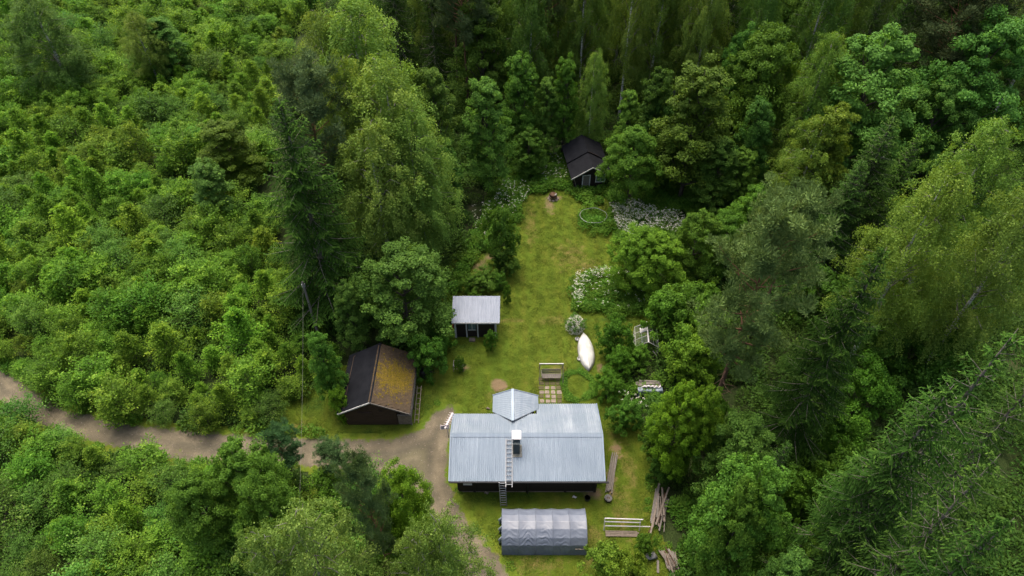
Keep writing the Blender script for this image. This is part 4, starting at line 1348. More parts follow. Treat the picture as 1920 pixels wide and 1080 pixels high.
# slab path
pav = empty('slab_path', (0, 0, 0), 0, 'sunken grid of worn stone slabs between the swing and the house', 'paving')
for r in range(6):
    for c in range(4):
        x = 2.55 + c * .50 + random.uniform(-.03, .03); y = 34.35 + r * .47 + random.uniform(-.03, .03)
        mb = MB(); a = random.uniform(-.06, .06)
        ww, hh = .20 + random.uniform(-.02, .02), .18 + random.uniform(-.02, .02)
        ring = [(-ww, -hh * .8), (-ww * .8, -hh), (ww * .8, -hh), (ww, -hh * .75), (ww, hh * .8), (ww * .75, hh), (-ww * .75, hh), (-ww, hh * .7)]
        mb.add([(px_ * 1.0, py_, .035) for px_, py_ in ring] + [(px_ * 1.05, py_ * 1.05, -.01) for px_, py_ in ring], [tuple(range(8))] + [(i, i + 8, (i + 1) % 8 + 8, (i + 1) % 8) for i in range(8)])
        bare_ = (r, c) in [(0, 0), (0, 1), (0, 2), (2, 1), (2, 0), (2, 3), (3, 1), (1, 1), (1, 2), (3, 2), (2, 2)]
        o = mb.build('slab', M['stone'] if bare_ else simple('mossy_slab_%d_%d' % (r, c), (0.05, 0.055, 0.02), (0.11, 0.09, 0.05), 6, .95, .1), pav)
        o.location = (x, y, 0); o.rotation_euler = (0, 0, a)

# barbecue by the far cabin
gp = P(1037, 373)
gr = empty('kettle_barbecue', (gp.x, gp.y, 0), 0, 'rusty round barbecue on stones at the far lawn edge', 'barbecue')
MB().tube([(0, 0, .28), (0, 0, .36), (0, 0, .50), (0, 0, .62)], [.18, .36, .46, .48], 16).build('bowl', M['rust'], gr, True)
MB().tube([(0, 0, .625), (0, 0, .74), (0, 0, .82)], [.48, .36, .08], 16).build('lid', M['rust'], gr, True)
MB().box((.12, -.30, .74), (.34, .05, .765)).build('tray', M['steel'], gr)
for k in range(8):
    a = k * .785
    m_ = MB(); m_.tube([(0, 0, 0), (0, 0, .1), (0, 0, .18)], [.14, .17, .08], 7)
    o = m_.build('stone', M['stone'], gr); o.location = (math.cos(a) * .52, math.sin(a) * .46, 0); o.rotation_euler = (0, 0, a)

# garden ring
cc_ = P(1112, 418)
rg_ = MB(); rg_.tube([(1.48 * math.cos(t * .1745), 1.30 * math.sin(t * .1745), .78 + .03 * math.sin(t)) for t in range(37)], .022, 6)
o = rg_.build('garden_ring', M['steel']); o.location = (cc_.x, cc_.y + .35, 0); setp(o, 'pale metal ring edging a small overgrown flower bed', 'edging')

# greenhouse frame
gh = empty('greenhouse', (12.1, 40.3, 0), math.radians(-4), 'derelict greenhouse frame with missing panes among the bushes', 'greenhouse')
gw_, gl, ge, gz = 1.0, 2.3, 1.45, 2.15
for sx in (-1, 1):
    for yy in (-gl / 2, 0, gl / 2):
        MB().bar((sx * gw_, yy, 0), (sx * gw_, yy, ge), .045).build('post', M['white_paint'], gh)
    for yy in (-gl / 2, -gl / 6, gl / 6, gl / 2):
        MB().bar((sx * gw_, yy, ge), (0, yy, gz), .03).build('rafter', M['white_paint'], gh)
    for zz in (.5, 1.0, ge):
        MB().bar((sx * gw_, -gl / 2, zz), (sx * gw_, gl / 2, zz), .03).build('rail', M['white_paint'], gh)
    MB().bar((sx * gw_ * .5, -gl / 2, (ge + gz) / 2), (sx * gw_ * .5, gl / 2, (ge + gz) / 2), .025).build('purlin', M['white_paint'], gh)
    for a, b in ((-gl / 2, -gl / 6), (gl / 6, gl / 2), (-gl / 6, gl / 6)):
        MB().add([(sx * gw_, a + .03, ge + .02), (sx * gw_, b - .03, ge + .02), (sx * .02, b - .03, gz + .02), (sx * .02, a + .03, gz + .02)], [(0, 1, 2, 3)]).build('pane', M['thin_glass'], gh)
MB().bar((0, -gl / 2 - .1, gz + .02), (0, gl / 2 + .1, gz + .02), .12, .06).build('ridge', M['white_paint'], gh)
MB().bar((-.60, .45, 1.78), (-.05, .45, 2.14), .62, .03, (0, 0, 1)).build('roof_vent', M['white_paint'], gh)
MB().bar((.55, -gl / 2 - .05, 1.0), (.95, -gl / 2 - .3, .6), .05).build('loose_batten', M['pink'], gh)

# tarp-covered pile
q = P(1216, 732)
pl_ = empty('covered_pile', (q.x, q.y, 0), 0, 'pile of boards half covered by a grey blue tarpaulin among bushes', 'pile')
for k in range(6):
    MB().bar((-1.0 + random.uniform(-.2, .2), -.3 + k * .16, .62 + .05 * (k % 3)), (1.05 + random.uniform(-.3, .2), -.3 + k * .16 + random.uniform(-.1, .1), .64 + .05 * (k % 2)), .14, .05).build('board', M['grey_wood'], pl_)
tv2, nn = [], 24
for i in range(nn + 1):
    for j in range(13):
        u = i / nn; w = j / 12
        y = -.55 - .10 * w if w > .4 else -.55 + .9 * (.4 - w)
        z = (.68 - (w - .4) * .95 if w > .4 else .70) + .05 * math.sin(u * 21 + w * 5) * w + .02 * math.sin(u * 9)
        tv2.append((-1.05 + 2.1 * u, y - .06 * math.sin(u * 25) * w, z))
ti = np.arange((nn + 1) * 13).reshape(nn + 1, 13)
link('tarpaulin', quads_mesh('tarpaulin', np.array(tv2), np.stack([ti[:-1, :-1].ravel(), ti[1:, :-1].ravel(), ti[1:, 1:].ravel(), ti[:-1, 1:].ravel()], 1), M['tarp_blue'], smooth=True), pl_)
wt = MB()
for i in range(5):
    a = i * 1.3; wt.tube([(-.75 + .35 * i, -.25 + .12 * math.sin(a), .78), (-.45 + .33 * i, -.18, .86 + .03 * math.sin(a)), (-.25 + .3 * i, -.3, .78)], [.03, .10, .03], 6)
wt.build('plastic_sheet', M['cap_white'], pl_, True)
MB().box((-1.0, -.5, 0), (1.0, .55, .6)).build('stack', M['grey_wood'], pl_)

# bundle of long poles and the fire tub at its end
pb = empty('pole_bundle', (0, 0, 0), 0, 'long bundle of grey poles lying beside the house end', 'poles')
pa, pb_ = P(1152, 852), P(1141, 925)
for k in range(7):
    off = Vector(((k - 3) * .075, 0, .10 + .07 * (k % 2)))
    MB().tube([pa + off + Vector((0, random.uniform(-.2, .1), 0)), (pa + pb_) / 2 + off * .98 + Vector((random.uniform(-.01, .01), 0, 0)), pb_ + off + Vector((0, random.uniform(-.1, .2), 0))], [.04, .048, .052], 7).build('pole', M['grey_wood'], pb)
q = P(1140, 937)
tb = empty('fire_tub', (q.x, q.y, 0), 0, 'round tub of charred logs at the end of the pole bundle', 'tub')
MB().tube([(0, 0, 0), (0, 0, .30), (0, 0, .32), (0, 0, .22)], [.27, .30, .27, .25], 16).build('wall', M['black_plastic'], tb)
MB().cyl((0, 0, .18), .25, .03, 14).build('ash', M['ash'], tb)
for k in range(5):
    a = k * 1.26; MB().tube([(math.cos(a) * .17, math.sin(a) * .17, .23), (-math.cos(a) * .12, -math.sin(a) * .1, .30)], .05, 7).build('log', M['bleached_wood'] if k % 2 else M['ash'], tb)
q = P(1101, 937)
bk = empty('black_bucket', (q.x, q.y, 0), 0, 'black plastic bucket on bare earth by the house wall', 'bucket')
MB().tube([(0, 0, 0), (0, 0, .34), (0, 0, .34), (0, 0, .05)], [.17, .22, .20, .15], 16).build('body', M['black_plastic'], bk)
MB().torus((0, 0, .34), .215, .015).build('rim', M['black_plastic'], bk)

# metal frame with plank deck
fr_ = empty('gate_frame', (6.74, 22.86, 0), math.radians(-1), 'pale tubular metal gate frame standing over a weathered plank deck', 'gate')
for a, b in (((0, 0, 0), (0, .37, 1.12)), ((2.6, 0, 0), (2.6, .35, 1.06)), ((0, .37, 1.12), (2.78, .35, 1.06)), ((0, .25, .85), (2.62, .24, .80)), ((0, .12, .45), (3.35, .12, .43))):
    MB().tube([a, b], .040, 7).build('tube', M['cap_white'], fr_)
dkk = empty('plank_deck', (6.82, 22.36, 0), math.radians(-1), 'weathered plank platform lying in the grass under the gate frame', 'platform')
for k in range(4): MB().box((0, k * .115, .08), (2.45 - .12 * (k % 2), .085 + k * .115, .115)).build('plank', M['bleached_wood'], dkk)
for x in (.2, 1.2, 2.2): MB().box((x, 0, 0), (x + .1, .42, .08)).build('bearer', M['grey_wood'], dkk)


def lumber(px0, px1, label, n, L, spread, group):
    a, b = P(*px0), P(*px1)
    e = empty('lumber_pile', (a + b) / 2, 0, label, 'pile', group)
    d = (b - a).normalized(); s = Vector((d.y, -d.x, 0))
    for k in range(n):
        l = L * random.uniform(.3, 1.0); o_ = s * random.uniform(-spread, spread) + d * random.uniform(-.35, .35) * L * .4
        dd = (d + s * random.gauss(0, .15)).normalized()
        z = .22 + .55 * random.random() * (1 - abs(o_.dot(s)) / (spread + .1))
        if k % 3: MB().bar(o_ - dd * l / 2 + Vector((0, 0, z)), o_ + dd * l / 2 + Vector((0, 0, z + random.uniform(-.1, .15))), random.uniform(.09, .21), .05).build('board', random.choice([M['grey_wood'], M['bleached_wood'], M['bleached_wood']]), e)
        else: MB().tube([o_ - dd * l / 2 + Vector((0, 0, z)), o_ + dd * l / 2 + Vector((0, 0, z + .1))], [.05, .035], 6).build('pole', random.choice([M['grey_wood'], M['bleached_wood'], M['rust']]), e)
    return e


lumber((1242, 922), (1226, 998), 'loose pile of weathered boards and poles right of the gate frame', 22, 3.6, .55, 'wood piles')
lumber((1250, 1035), (1266, 1078), 'heap of thin bleached sticks and laths by the bottom edge of the yard', 24, 2.0, .42, 'wood piles')
q = P(1218, 1046)
sp_ = empty('scrap_heap', q, 0, 'small heap of grey scrap under a crumpled cover in the weeds', 'scrap')
MB().tube([(-.3, 0, 0), (-.1, 0, .25), (.25, .05, .30), (.5, 0, .05)], [.12, .28, .26, .1], 8).build('cover', M['rubber'], sp_, True)
MB().box((-.75, -.2, 0), (-.3, .2, .25)).build('box', M['black_plastic'], sp_)
MB().bar((.55, -.2, .05), (.42, -1.1, .08), .16, .05).build('board', M['grey_wood'], sp_)

# small loose things
for px_, py_, nm, lb in ((1077, 933, 'white_rag', 'crumpled white rag on bare earth by the house'), (912, 925, 'pale_board', 'pale board scrap in the grass by the house wall'),
                         (915, 767, 'pale_stone', 'pale flat stone in the grass behind the porch roof')):
    q = P(px_, py_)
    m_ = MB(); m_.tube([(-.16, 0, .02), (-.05, .06, .09), (.08, -.03, .07), (.18, .05, .02)], [.03, .09, .08, .03], 7)
    o = m_.build(nm, M['cap_white'] if 'white' in nm else M['stone'], None, True); o.location = (q.x, q.y, 0); setp(o, lb, nm.split('_')[1])

# utility poles and cable
pt = Vector((-17.65, 41.0, 7.5)); p2 = Vector((-12.6, 15.5, 7.2))
for b, lab in ((pt, 'leaning grey wooden utility pole in the thicket behind the barn'), (p2, 'grey wooden utility pole among the bottom trees')):
    up_ = empty('utility_pole', (b.x, b.y, 0), 0, lab, 'pole', 'utility poles')
    MB().tube([(0, 0, 0), (0, 0, b.z + .25)], [.13, .09], 10).build('post', M['grey_wood'], up_)
    MB().box((-.14, -.08, b.z - .35), (.14, .08, b.z - .05)).build('bracket', M['steel'], up_)
cb = MB(); cb.tube([pt.lerp(p2, t / 20) - Vector((0, 0, 2.4 * (t / 20) * (1 - t / 20))) for t in range(21)], .0065, 5)
setp(cb.build('overhead_cable', M['cable']), 'thin pale overhead cable running from the utility pole across the drive', 'cable')
# tree guard round the small shrub on the lawn
q = P(860, 692)
tg = empty('shrub_guard', q, 0, 'small wire and stake guard round a young shrub on the lawn', 'guard')
for sx in (-.42, .42):
    for sy in (-.3, .3): MB().bar((sx, sy, 0), (sx, sy, .85), .05).build('stake', M['bleached_wood'], tg)
for zz in (.4, .8):
    for a, b in (((-.42, -.3), (.42, -.3)), ((-.42, .3), (.42, .3)), ((-.42, -.3), (-.42, .3)), ((.42, -.3), (.42, .3))): MB().bar((*a, zz), (*b, zz), .015).build('wire', M['steel'], tg)

# ------------------------------------------------------------------ the trees one can tell apart
YG, BG, DK, GR, LT, OL = (1.30, 1.12, 0.80), (0.80, 1.05, 1.35), (0.62, 0.66, 0.62), (1.05, 1.0, 1.25), (1.45, 1.32, 0.95), (0.95, 0.86, 0.70)
T = tree
# birches, spruce and pine left of the lawn
T('birch', 660, -25, 395, 215, (1.35, 1.28, 1.1), 'broad tall birch behind all the birches left of the lawn', var=0)
T('birch', 590, 5, 380, 150, (1.2, 1.2, 1.1), 'birch with hanging branches at the thicket side of the birch group', var=1)
T('birch', 705, 100, 470, 205, (1.35, 1.28, 1.1), 'full weeping birch in the middle of the birch group', var=0)
T('birch', 640, 95, 450, 130, (1.3, 1.22, 1.0), 'yellowish weeping birch top beside the grey pine', var=1)
T('birch', 765, 190, 490, 140, (1.15, 1.15, 1.05), 'weeping birch on the lawn side of the birch group', var=1)
T('sparse_birch', 690, 218, 525, 150, (1.3, 1.22, 1.1), 'thin birch with its white trunk showing in front of the others', var=0)
T('pine', 562, 128, 480, 150, (.95, .9, 1.0), 'grey green pine between the spruce and the birches', var=0)
T('open_spruce', 520, 178, 590, 250, (.95, 1.0, .75), 'dark spruce with bare pale limbs at the thicket edge', var=2)
T('round', 742, 474, 640, 185, (.95, 1.0, 1.15), 'big leafy tree overhanging the mossy barn roof', var=0)
T('egg', 640, 525, 660, 72, (.85, .95, 1.1), 'leafy tree against the thicket side of the barn', var=1)
T('egg', 805, 120, 372, 105, (.9, .95, 1.05), 'dense leafy tree just behind the birch group', var=2)
T('egg', 910, 140, 357, 100, (1.0, 1.05, 1.2), 'tall full leafy tree above the flowering weeds', var=0)
T('egg', 822, 255, 402, 84, (.9, 1.0, 1.1), 'shorter leafy tree in front of the birch group', var=1)
T('egg', 978, 95, 300, 85, (1.1, 1.12, 1.0), 'pointed bright leafy tree before the dark birch stand', var=1)
T('egg', 1028, 140, 300, 66, (.95, 1.0, 1.05), 'middle leafy tree behind the far cabin', var=2)
T('egg', 1064, 102, 292, 62, (1.1, 1.12, .9), 'slender bright leafy tree behind the far cabin', var=0)
T('birch', 1120, 90, 285, 62, (1.05, 1.08, 1.0), 'slim young birch directly behind the far cabin', var=1)
T('egg', 1184, 165, 312, 62, (1.05, 1.08, 1.05), 'small pointed leafy tree right behind the far cabin', var=2)
T('bush', 985, 215, 300, 90, (.8, .95, .9), 'leafy bush between the pointed trees and the far cabin')
T('round', 992, 240, 330, 80, (.75, .9, .8), 'low leafy tree at the rear corner of the far cabin', var=1)
T('round', 1196, 238, 388, 110, (1.05, 1.12, .95), 'round bushy tree beside the far cabin window', var=2)
T('egg', 1330, 115, 375, 165, (.85, .78, .65), 'big olive tinged lime tree right of the far cabin', var=0)
T('egg', 1440, 178, 375, 80, (.8, .95, 1.1), 'slim dark leafy tree right of the lime tree', var=1)
T('egg', 1362, 255, 395, 95, (.85, .92, .95), 'short leafy tree at the foot of the lime tree', var=2)
T('egg', 1405, 275, 395, 70, (1.0, 1.05, .9), 'small bright leafy tree at the foot of the lime tree', var=0)
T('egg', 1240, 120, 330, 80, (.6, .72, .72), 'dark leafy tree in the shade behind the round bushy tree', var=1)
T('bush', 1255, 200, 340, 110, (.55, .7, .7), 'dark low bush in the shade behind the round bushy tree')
T('round', 1455, 55, 300, 150, (.72, .80, .6), 'dark round leafy tree behind the lime tree', var=0)
T('round', 1410, 45, 270, 110, (.8, .95, 1.0), 'pale leafy tree top behind the lime tree', var=1)
T('birch', 1572, 52, 340, 115, (.95, .95, .7), 'leaning narrow weeping birch before the big ash tree', var=0)
T('round', 1672, 52, 345, 235, (.92, 1.10, 1.30), 'huge round blue green ash tree on the right side', var=1)
T('round', 1790, 140, 350, 135, (.92, 1.10, 1.30), 'blue green leafy tree between the two huge ash trees', var=2)
T('round', 1890, 28, 330, 200, (.92, 1.10, 1.30), 'huge blue green ash tree at the right photo edge', var=0)
T('pine', 1830, -40, 280, 190, (.55, .5, .55), 'dark brownish pine behind the blue green ash trees', var=1)
T('egg', 1575, 185, 420, 125, (1.35, 1.2, .8), 'slender yellow green tree with a thin leader before the ash', var=1)
T('sparse_birch', 1545, 215, 430, 110, (1.15, 1.1, .75), 'loose yellow green birch below the huge ash tree', var=1)
T('spruce', 1680, 218, 480, 175, (1.15, 1.2, 1.1), 'dark spruce standing behind the sunlit right birch', var=1)
T('spruce', 1725, 250, 470, 120, (1.3, 1.35, 1.0), 'lighter narrow spruce tight beside another spruce below the ash', var=2)
T('spruce', 1620, 300, 500, 140, (.9, .95, .9), 'low dark spruce behind the grey green pine', var=0)
T('birch', 1890, 215, 545, 165, (1.35, 1.38, 1.1), 'tall sunlit yellow green birch at the right photo edge', var=1)
T('birch', 1800, 300, 680, 170, (1.38, 1.42, 1.1), 'sunlit yellow green birch with arching pale limbs', var=2)
T('birch', 1975, 330, 710, 165, (1.0, 1.0, .9), 'birch with a leaning white trunk cut by the right photo edge', var=2)
T('egg', 1475, 335, 470, 40, (1.2, 1.1, .7), 'thin yellow green sapling poking up behind the pine', var=2)
T('pine', 1472, 385, 800, 190, (1.2, 1.24, 1.02), 'big grey green pine with a bare red brown trunk', var=0)
T('pine', 1512, 358, 640, 125, (1.0, 1.05, .9), 'second grey green pine close behind the big one', var=1)
T('open_spruce', 1662, 458, 850, 215, (.72, .78, .62), 'tall spruce with drooping limbs beside the big pine', var=2)
T('open_spruce', 1915, 612, 1080, 310, (1.15, 1.2, .95), 'huge spruce with pale bare limbs in the right bottom corner', var=0)
T('open_spruce', 1795, 715, 1130, 250, (.82, .88, .75), 'wide spruce in front of the huge corner spruce', var=2)
T('open_spruce', 1900, 965, 1300, 250, (1.0, 1.05, .9), 'lowest spruce top at the bottom right photo edge', var=2)
T('open_spruce', 1880, 850, 1230, 250, (1.0, 1.05, .9), 'spruce at the bottom photo edge below the huge corner spruce', var=0)
T('open_spruce', 1965, 690, 1010, 240, (.95, 1.0, .9), 'spruce cut by the right photo edge behind the huge corner spruce', var=1)
T('spruce', 1690, 905, 1160, 190, (.9, .95, .9), 'shorter spruce left of the wide corner spruce', var=0)
T('round', 1440, 865, 1085, 185, (1.25, 1.3, 1.2), 'big bright leafy tree at the bottom right of the yard', var=1)
T('round', 1412, 925, 1120, 105, (1.2, 1.25, 1.15), 'lower leafy tree crowding the big bright tree near the bottom', var=2)
T('round', 1405, 790, 930, 150, (.85, 1.0, 1.15), 'dark green leafy tree just below the big pine trunk', var=0)
T('round', 1296, 718, 892, 112, (1.6, 1.6, .8), 'yellow green bushy tree right of the house', var=1)
T('round', 1330, 725, 890, 90, (1.4, 1.4, .8), 'second yellow green bushy tree right of the house', var=2)
T('egg', 1500, 1040, 1190, 120, (.9, 1.0, 1.3), 'bluish leafy treetop at the bottom edge right of the yard', var=2)
T('spruce', 1480, 830, 1000, 120, (1.0, 1.1, 1.0), 'young spruce beside the dark leafy tree right of the yard', var=2)
T('egg', 1560, 1000, 1130, 110, (.8, .85, .6), 'olive green leafy tree near the bottom right spruces', var=0)
# left thicket's taller trees
T('birch', 40, -20, 178, 130, (.75, .85, .9), 'tall birch with a pale split trunk in the top left corner', var=1)
T('egg', 378, 300, 425, 84, (.95, .98, 1.35), 'grey green aspen standing alone above the thicket', var=1)
T('egg', 402, 225, 350, 120, (.95, .86, .65), 'olive brown leafy tree rising from the thicket', var=0)
T('egg', 290, 30, 150, 85, (.85, .98, 1.2), 'bluish green tree in the upper thicket', var=2)
T('birch', 245, 20, 160, 80, (1.0, .95, .8), 'small birch with fine twigs in the upper thicket', var=2)
# trees along the bottom
T('pine', 515, 808, 900, 72, (.62, .85, .85), 'dark young pine at the edge of the drive', var=0)
T('pine', 617, 836, 908, 62, (.65, .85, .85), 'bluish young pine right of the overhead cable', var=1)
T('pine', 668, 868, 1120, 92, (.95, 1.0, .95), 'grey green pine with brown limbs at the bottom edge', var=0)
T('round', 742, 880, 1025, 108, (1.35, 1.35, .75), 'bright green round tree where the drive bends', var=0)
T('round', 712, 940, 1050, 80, (1.2, 1.25, .7), 'smaller bright green tree below the round one by the drive', var=1)
T('sparse_birch', 818, 962, 1175, 150, (1.15, 1.1, 1.05), 'loose pale birch over the path at the bottom edge', var=1)
T('sparse_birch', 775, 1000, 1200, 140, (1.12, 1.08, 1.0), 'airy pale birch crown at the bottom edge beside the path', var=0)
T('sparse_birch', 545, 955, 1190, 200, (1.12, 1.1, 1.15), 'pale birch with a white trunk at the bottom edge left of the pine', var=0)
T('sparse_birch', 475, 990, 1210, 150, (1.12, 1.1, 1.15), 'pale birch with thin white stems at the bottom edge', var=1)
T('round', 430, 835, 985, 150, (1.05, 1.15, 1.0), 'broad bright maple below the drive', var=1)
T('round', 350, 900, 1030, 130, (1.05, 1.15, 1.0), 'leafy maple in the middle of the lower thicket', var=2)
T('round', 470, 900, 1050, 120, (.95, 1.1, 1.0), 'leafy maple beside the pale bottom birches', var=0)

# bushes round the lawn
B = tree
G1 = 'bushes around the yard'
B('bush', 938, 398, 498, 66, (.7, .78, .75), 'large dark bush at the left lawn edge', G1)
B('bush', 945, 470, 515, 55, (.8, .9, .85), 'low dark bush in front of the large one at the left lawn edge', G1)
B('bush', 905, 512, 540, 55, (.9, .95, .9), 'low currant bush in the row above the small shed', G1)
B('bush', 935, 515, 542, 30, (.95, 1.0, .9), 'rightmost low currant bush in the row above the small shed', G1)
B('bush', 880, 520, 545, 35, (.85, .9, .8), 'leftmost low currant bush in the row above the small shed', G1)
B('bush', 951, 537, 568, 17, (.85, .9, .75), 'tiny upright shrub on the lawn above the small shed', G1)
B('bush', 889, 548, 562, 22, (1.2, 1.2, .8), 'small bright shrub peeping over the small shed roof', G1)
B('bush', 920, 622, 656, 28, (.75, .95, .75), 'green shrub at the front corner of the small shed', G1)
B('bush', 860, 672, 693, 22, (.7, .8, .6), 'little shrub inside the stake guard on the lawn', G1)
B('bush', 1158, 608, 668, 72, (.72, .88, .62), 'dark bush just right of the boat', G1)
B('bush', 1165, 655, 705, 55, (.8, .95, .65), 'dark green bush between the boat and the greenhouse', G1)
B('bush', 1143, 706, 748, 56, (.85, 1.0, .75), 'leafy bush below the greenhouse by the lawn', G1)
B('bush', 1195, 656, 690, 55, (1.0, 1.05, .75), 'leafy bush between the greenhouse and the tarpaulin pile', G1)
B('bush', 1176, 758, 800, 66, (.7, .85, .7), 'white flecked dark bush below the tarpaulin pile', G1)
B('bush', 1232, 770, 806, 50, (.65, .8, .7), 'dark bush under the end of the tarpaulin pile', G1)
B('bush', 1308, 640, 715, 100, (1.1, 1.15, .75), 'bright bush right of the greenhouse', G1)
B('bush', 1262, 560, 640, 100, (.95, 1.1, .8), 'bushy green shrub above the greenhouse', G1)
B('bush', 1315, 545, 640, 120, (.85, 1.0, .8), 'dense shrub left of the big pine crown', G1)
B('bush', 1330, 600, 690, 110, (1.0, 1.05, .75), 'shrub under the left side of the big pine crown', G1)
B('round', 1200, 428, 545, 100, (1.15, 1.2, .8), 'bright bushy tree beside the white flowers', None, 0)
B('round', 1245, 445, 560, 110, (1.2, 1.22, .75), 'second bright bushy tree beside the white flowers', None, 2)
B('round', 1320, 395, 530, 115, (1.0, 1.1, .8), 'green bushy tree behind the bright pair', None, 1)
B('round', 1420, 362, 500, 100, (.95, 1.15, .85), 'fresh green bushy tree behind the big pine', None, 2)
B('round', 1370, 405, 520, 90, (.9, 1.05, .8), 'rounded leafy tree between the bright pair and the big pine', None, 0)
B('bush', 1240, 800, 858, 66, (.7, .85, .75), 'dark bush between the house end and the yellow green tree', G1)
B('bush', 1236, 862, 905, 45, (.6, .75, .7), 'dark bush at the right lawn edge near the pole bundle', G1)
B('bush', 1212, 1012, 1032, 40, (.75, .88, .6), 'low dark bush between the two wood piles', G1)
B('bush', 1140, 1050, 1110, 110, (1.4, 1.25, 1.0), 'pale yellow green bush at the bottom edge of the yard', G1)
B('bush', 1190, 1052, 1120, 80, (1.45, 1.3, 1.0), 'pale bush beside the scrap heap', G1)
B('bush', 630, 735, 785, 40, (1.2, 1.25, .75), 'bright shrub at the left corner of the barn', G1)
B('bush', 628, 712, 742, 36, (.8, .95, .8), 'dark shrub along the left wall of the barn', G1)
B('egg', 588, 620, 752, 66, (.8, .95, .9), 'dense young tree between the thicket and the barn', None, 0)
B('bush', 800, 640, 705, 80, (.85, 1.0, .9), 'leafy shrub beside the right rear corner of the barn', G1)
B('bush', 825, 610, 660, 50, (.9, 1.05, .9), 'leafy shrub against the left wall of the small shed', G1)
B('bush', 1590, 780, 860, 110, (.75, .95, .6), 'green shrub below the tall spruce limbs', G1)
B('bush', 1640, 700, 780, 110, (.7, .95, .65), 'shaded fresh green shrub left of the corner spruces', G1)
B('bush', 1590, 880, 960, 130, (.75, .95, .65), 'leafy shrub in the gap left of the wide corner spruce', G1)
B('bush', 1500, 900, 980, 100, (.7, .85, .6), 'shaded shrub right of the dark leafy tree', G1)
B('bush', 1350, 760, 830, 70, (.75, .9, .7), 'shrub at the left of the big pine foot', G1)
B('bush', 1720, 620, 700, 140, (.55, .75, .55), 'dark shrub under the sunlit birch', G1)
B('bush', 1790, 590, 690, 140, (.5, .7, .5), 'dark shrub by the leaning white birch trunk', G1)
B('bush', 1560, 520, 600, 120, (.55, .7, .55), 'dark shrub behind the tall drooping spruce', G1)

# white flowering spirea
fc = P(1080, 612)
spi = tree('bush', 1080, 596, 616, 36, (1.1, 1.2, 1.4), 'round shrub covered in white blossom above the boat', G1)
rngf = np.random.default_rng(77)
n = 1500
d = rdir(rngf, n); d[:, 2] = np.abs(d[:, 2])
hS, wS = spi.scale[2] * 3.2, spi.scale[0] * 2.0
pos = d * np.array([wS, wS, hS]) * (0.86 + 0.20 * rngf.random((n, 1))) + np.array([0, 0, .08])
bl_ = link('blossom', leaf_mesh('blossom', pos, rdir(rngf, n), unit(d + rngf.normal(size=(n, 3)) * .4), .075, .065, M['petal'], np.full(n, .5)))
bl_.parent = spi
bl_.scale = (1 / spi.scale[0], 1 / spi.scale[1], 1 / spi.scale[2])

# ------------------------------------------------------------------ the young thicket and the dark stand behind
rngp = np.random.default_rng(21)


def scatter(poly, spacing, rng, grow=0.0, tries=30000):
    """Poisson-like points in a ground polygon; spacing grows with distance."""
    lo, hi = poly.min(0), poly.max(0)
    cand = lo + rng.random((tries, 2)) * (hi - lo)
    cand = cand[inside(poly, cand[:, 0], cand[:, 1])]
    cell = {}
    out = []
    for x, y in cand:
        s = spacing * (1 + grow * max(0, y - 30))
        i, j = int(x // s), int(y // s)
        ok = True
        for p in out[-4000:] if False else [q for a in range(int(x // spacing) - 3, int(x // spacing) + 4) for b in range(int(y // spacing) - 3, int(y // spacing) + 4) for q in cell.get((a, b), ())]:
            if (p[0] - x) ** 2 + (p[1] - y) ** 2 < s * s: ok = False; break
        if ok:
            out.append((x, y)); cell.setdefault((int(x // spacing), int(y // spacing)), []).append((x, y))
    return out


UP = poly_px([(-330, 508), (-120, 600), (0, 672), (70, 730), (140, 765), (260, 791), (400, 804), (500, 800), (545, 760), (590, 725), (640, 690), (620, 640), (590, 600), (540, 520), (505, 400), (495, 280), (520, 150), (560, 60), (640, -30), (-330, -30)])
LO = poly_px([(-260, 690), (0, 790), (80, 822), (150, 848), (260, 876), (380, 892), (470, 898), (560, 915), (660, 940), (770, 965), (820, 1030), (850, 1120), (880, 1220), (-260, 1220)])
AVOID = [(P(375, 425), 2.2), (P(400, 350), 2.0), (P(500, 380), 2.6), (P(40, 178), 2.5), (P(70, 2), 4.0), (P(510, 590), 1.2)]
pts = [(x, y, 'u') for x, y in scatter(UP, 1.66, rngp, 0.0052)] + [(x, y, 'l') for x, y in scatter(LO, 1.75, rngp)]
cnt = {'birch': 0, 'alder': 0, 'willow': 0, 'rowan': 0}
TH_LAB = {'birch': ('young_birch', 'young pointed yellow green birch in the dense thicket left of the yard', 'young birches in the thicket'),
          'alder': ('young_alder', 'young spreading mid green alder in the dense thicket left of the yard', 'young alders in the thicket'),
          'willow': ('young_willow', 'young bushy blue green willow in the dense thicket left of the yard', 'young willows in the thicket'),
          'rowan': ('young_rowan', 'young upright olive green rowan in the dense thicket left of the yard', 'young rowans in the thicket')}
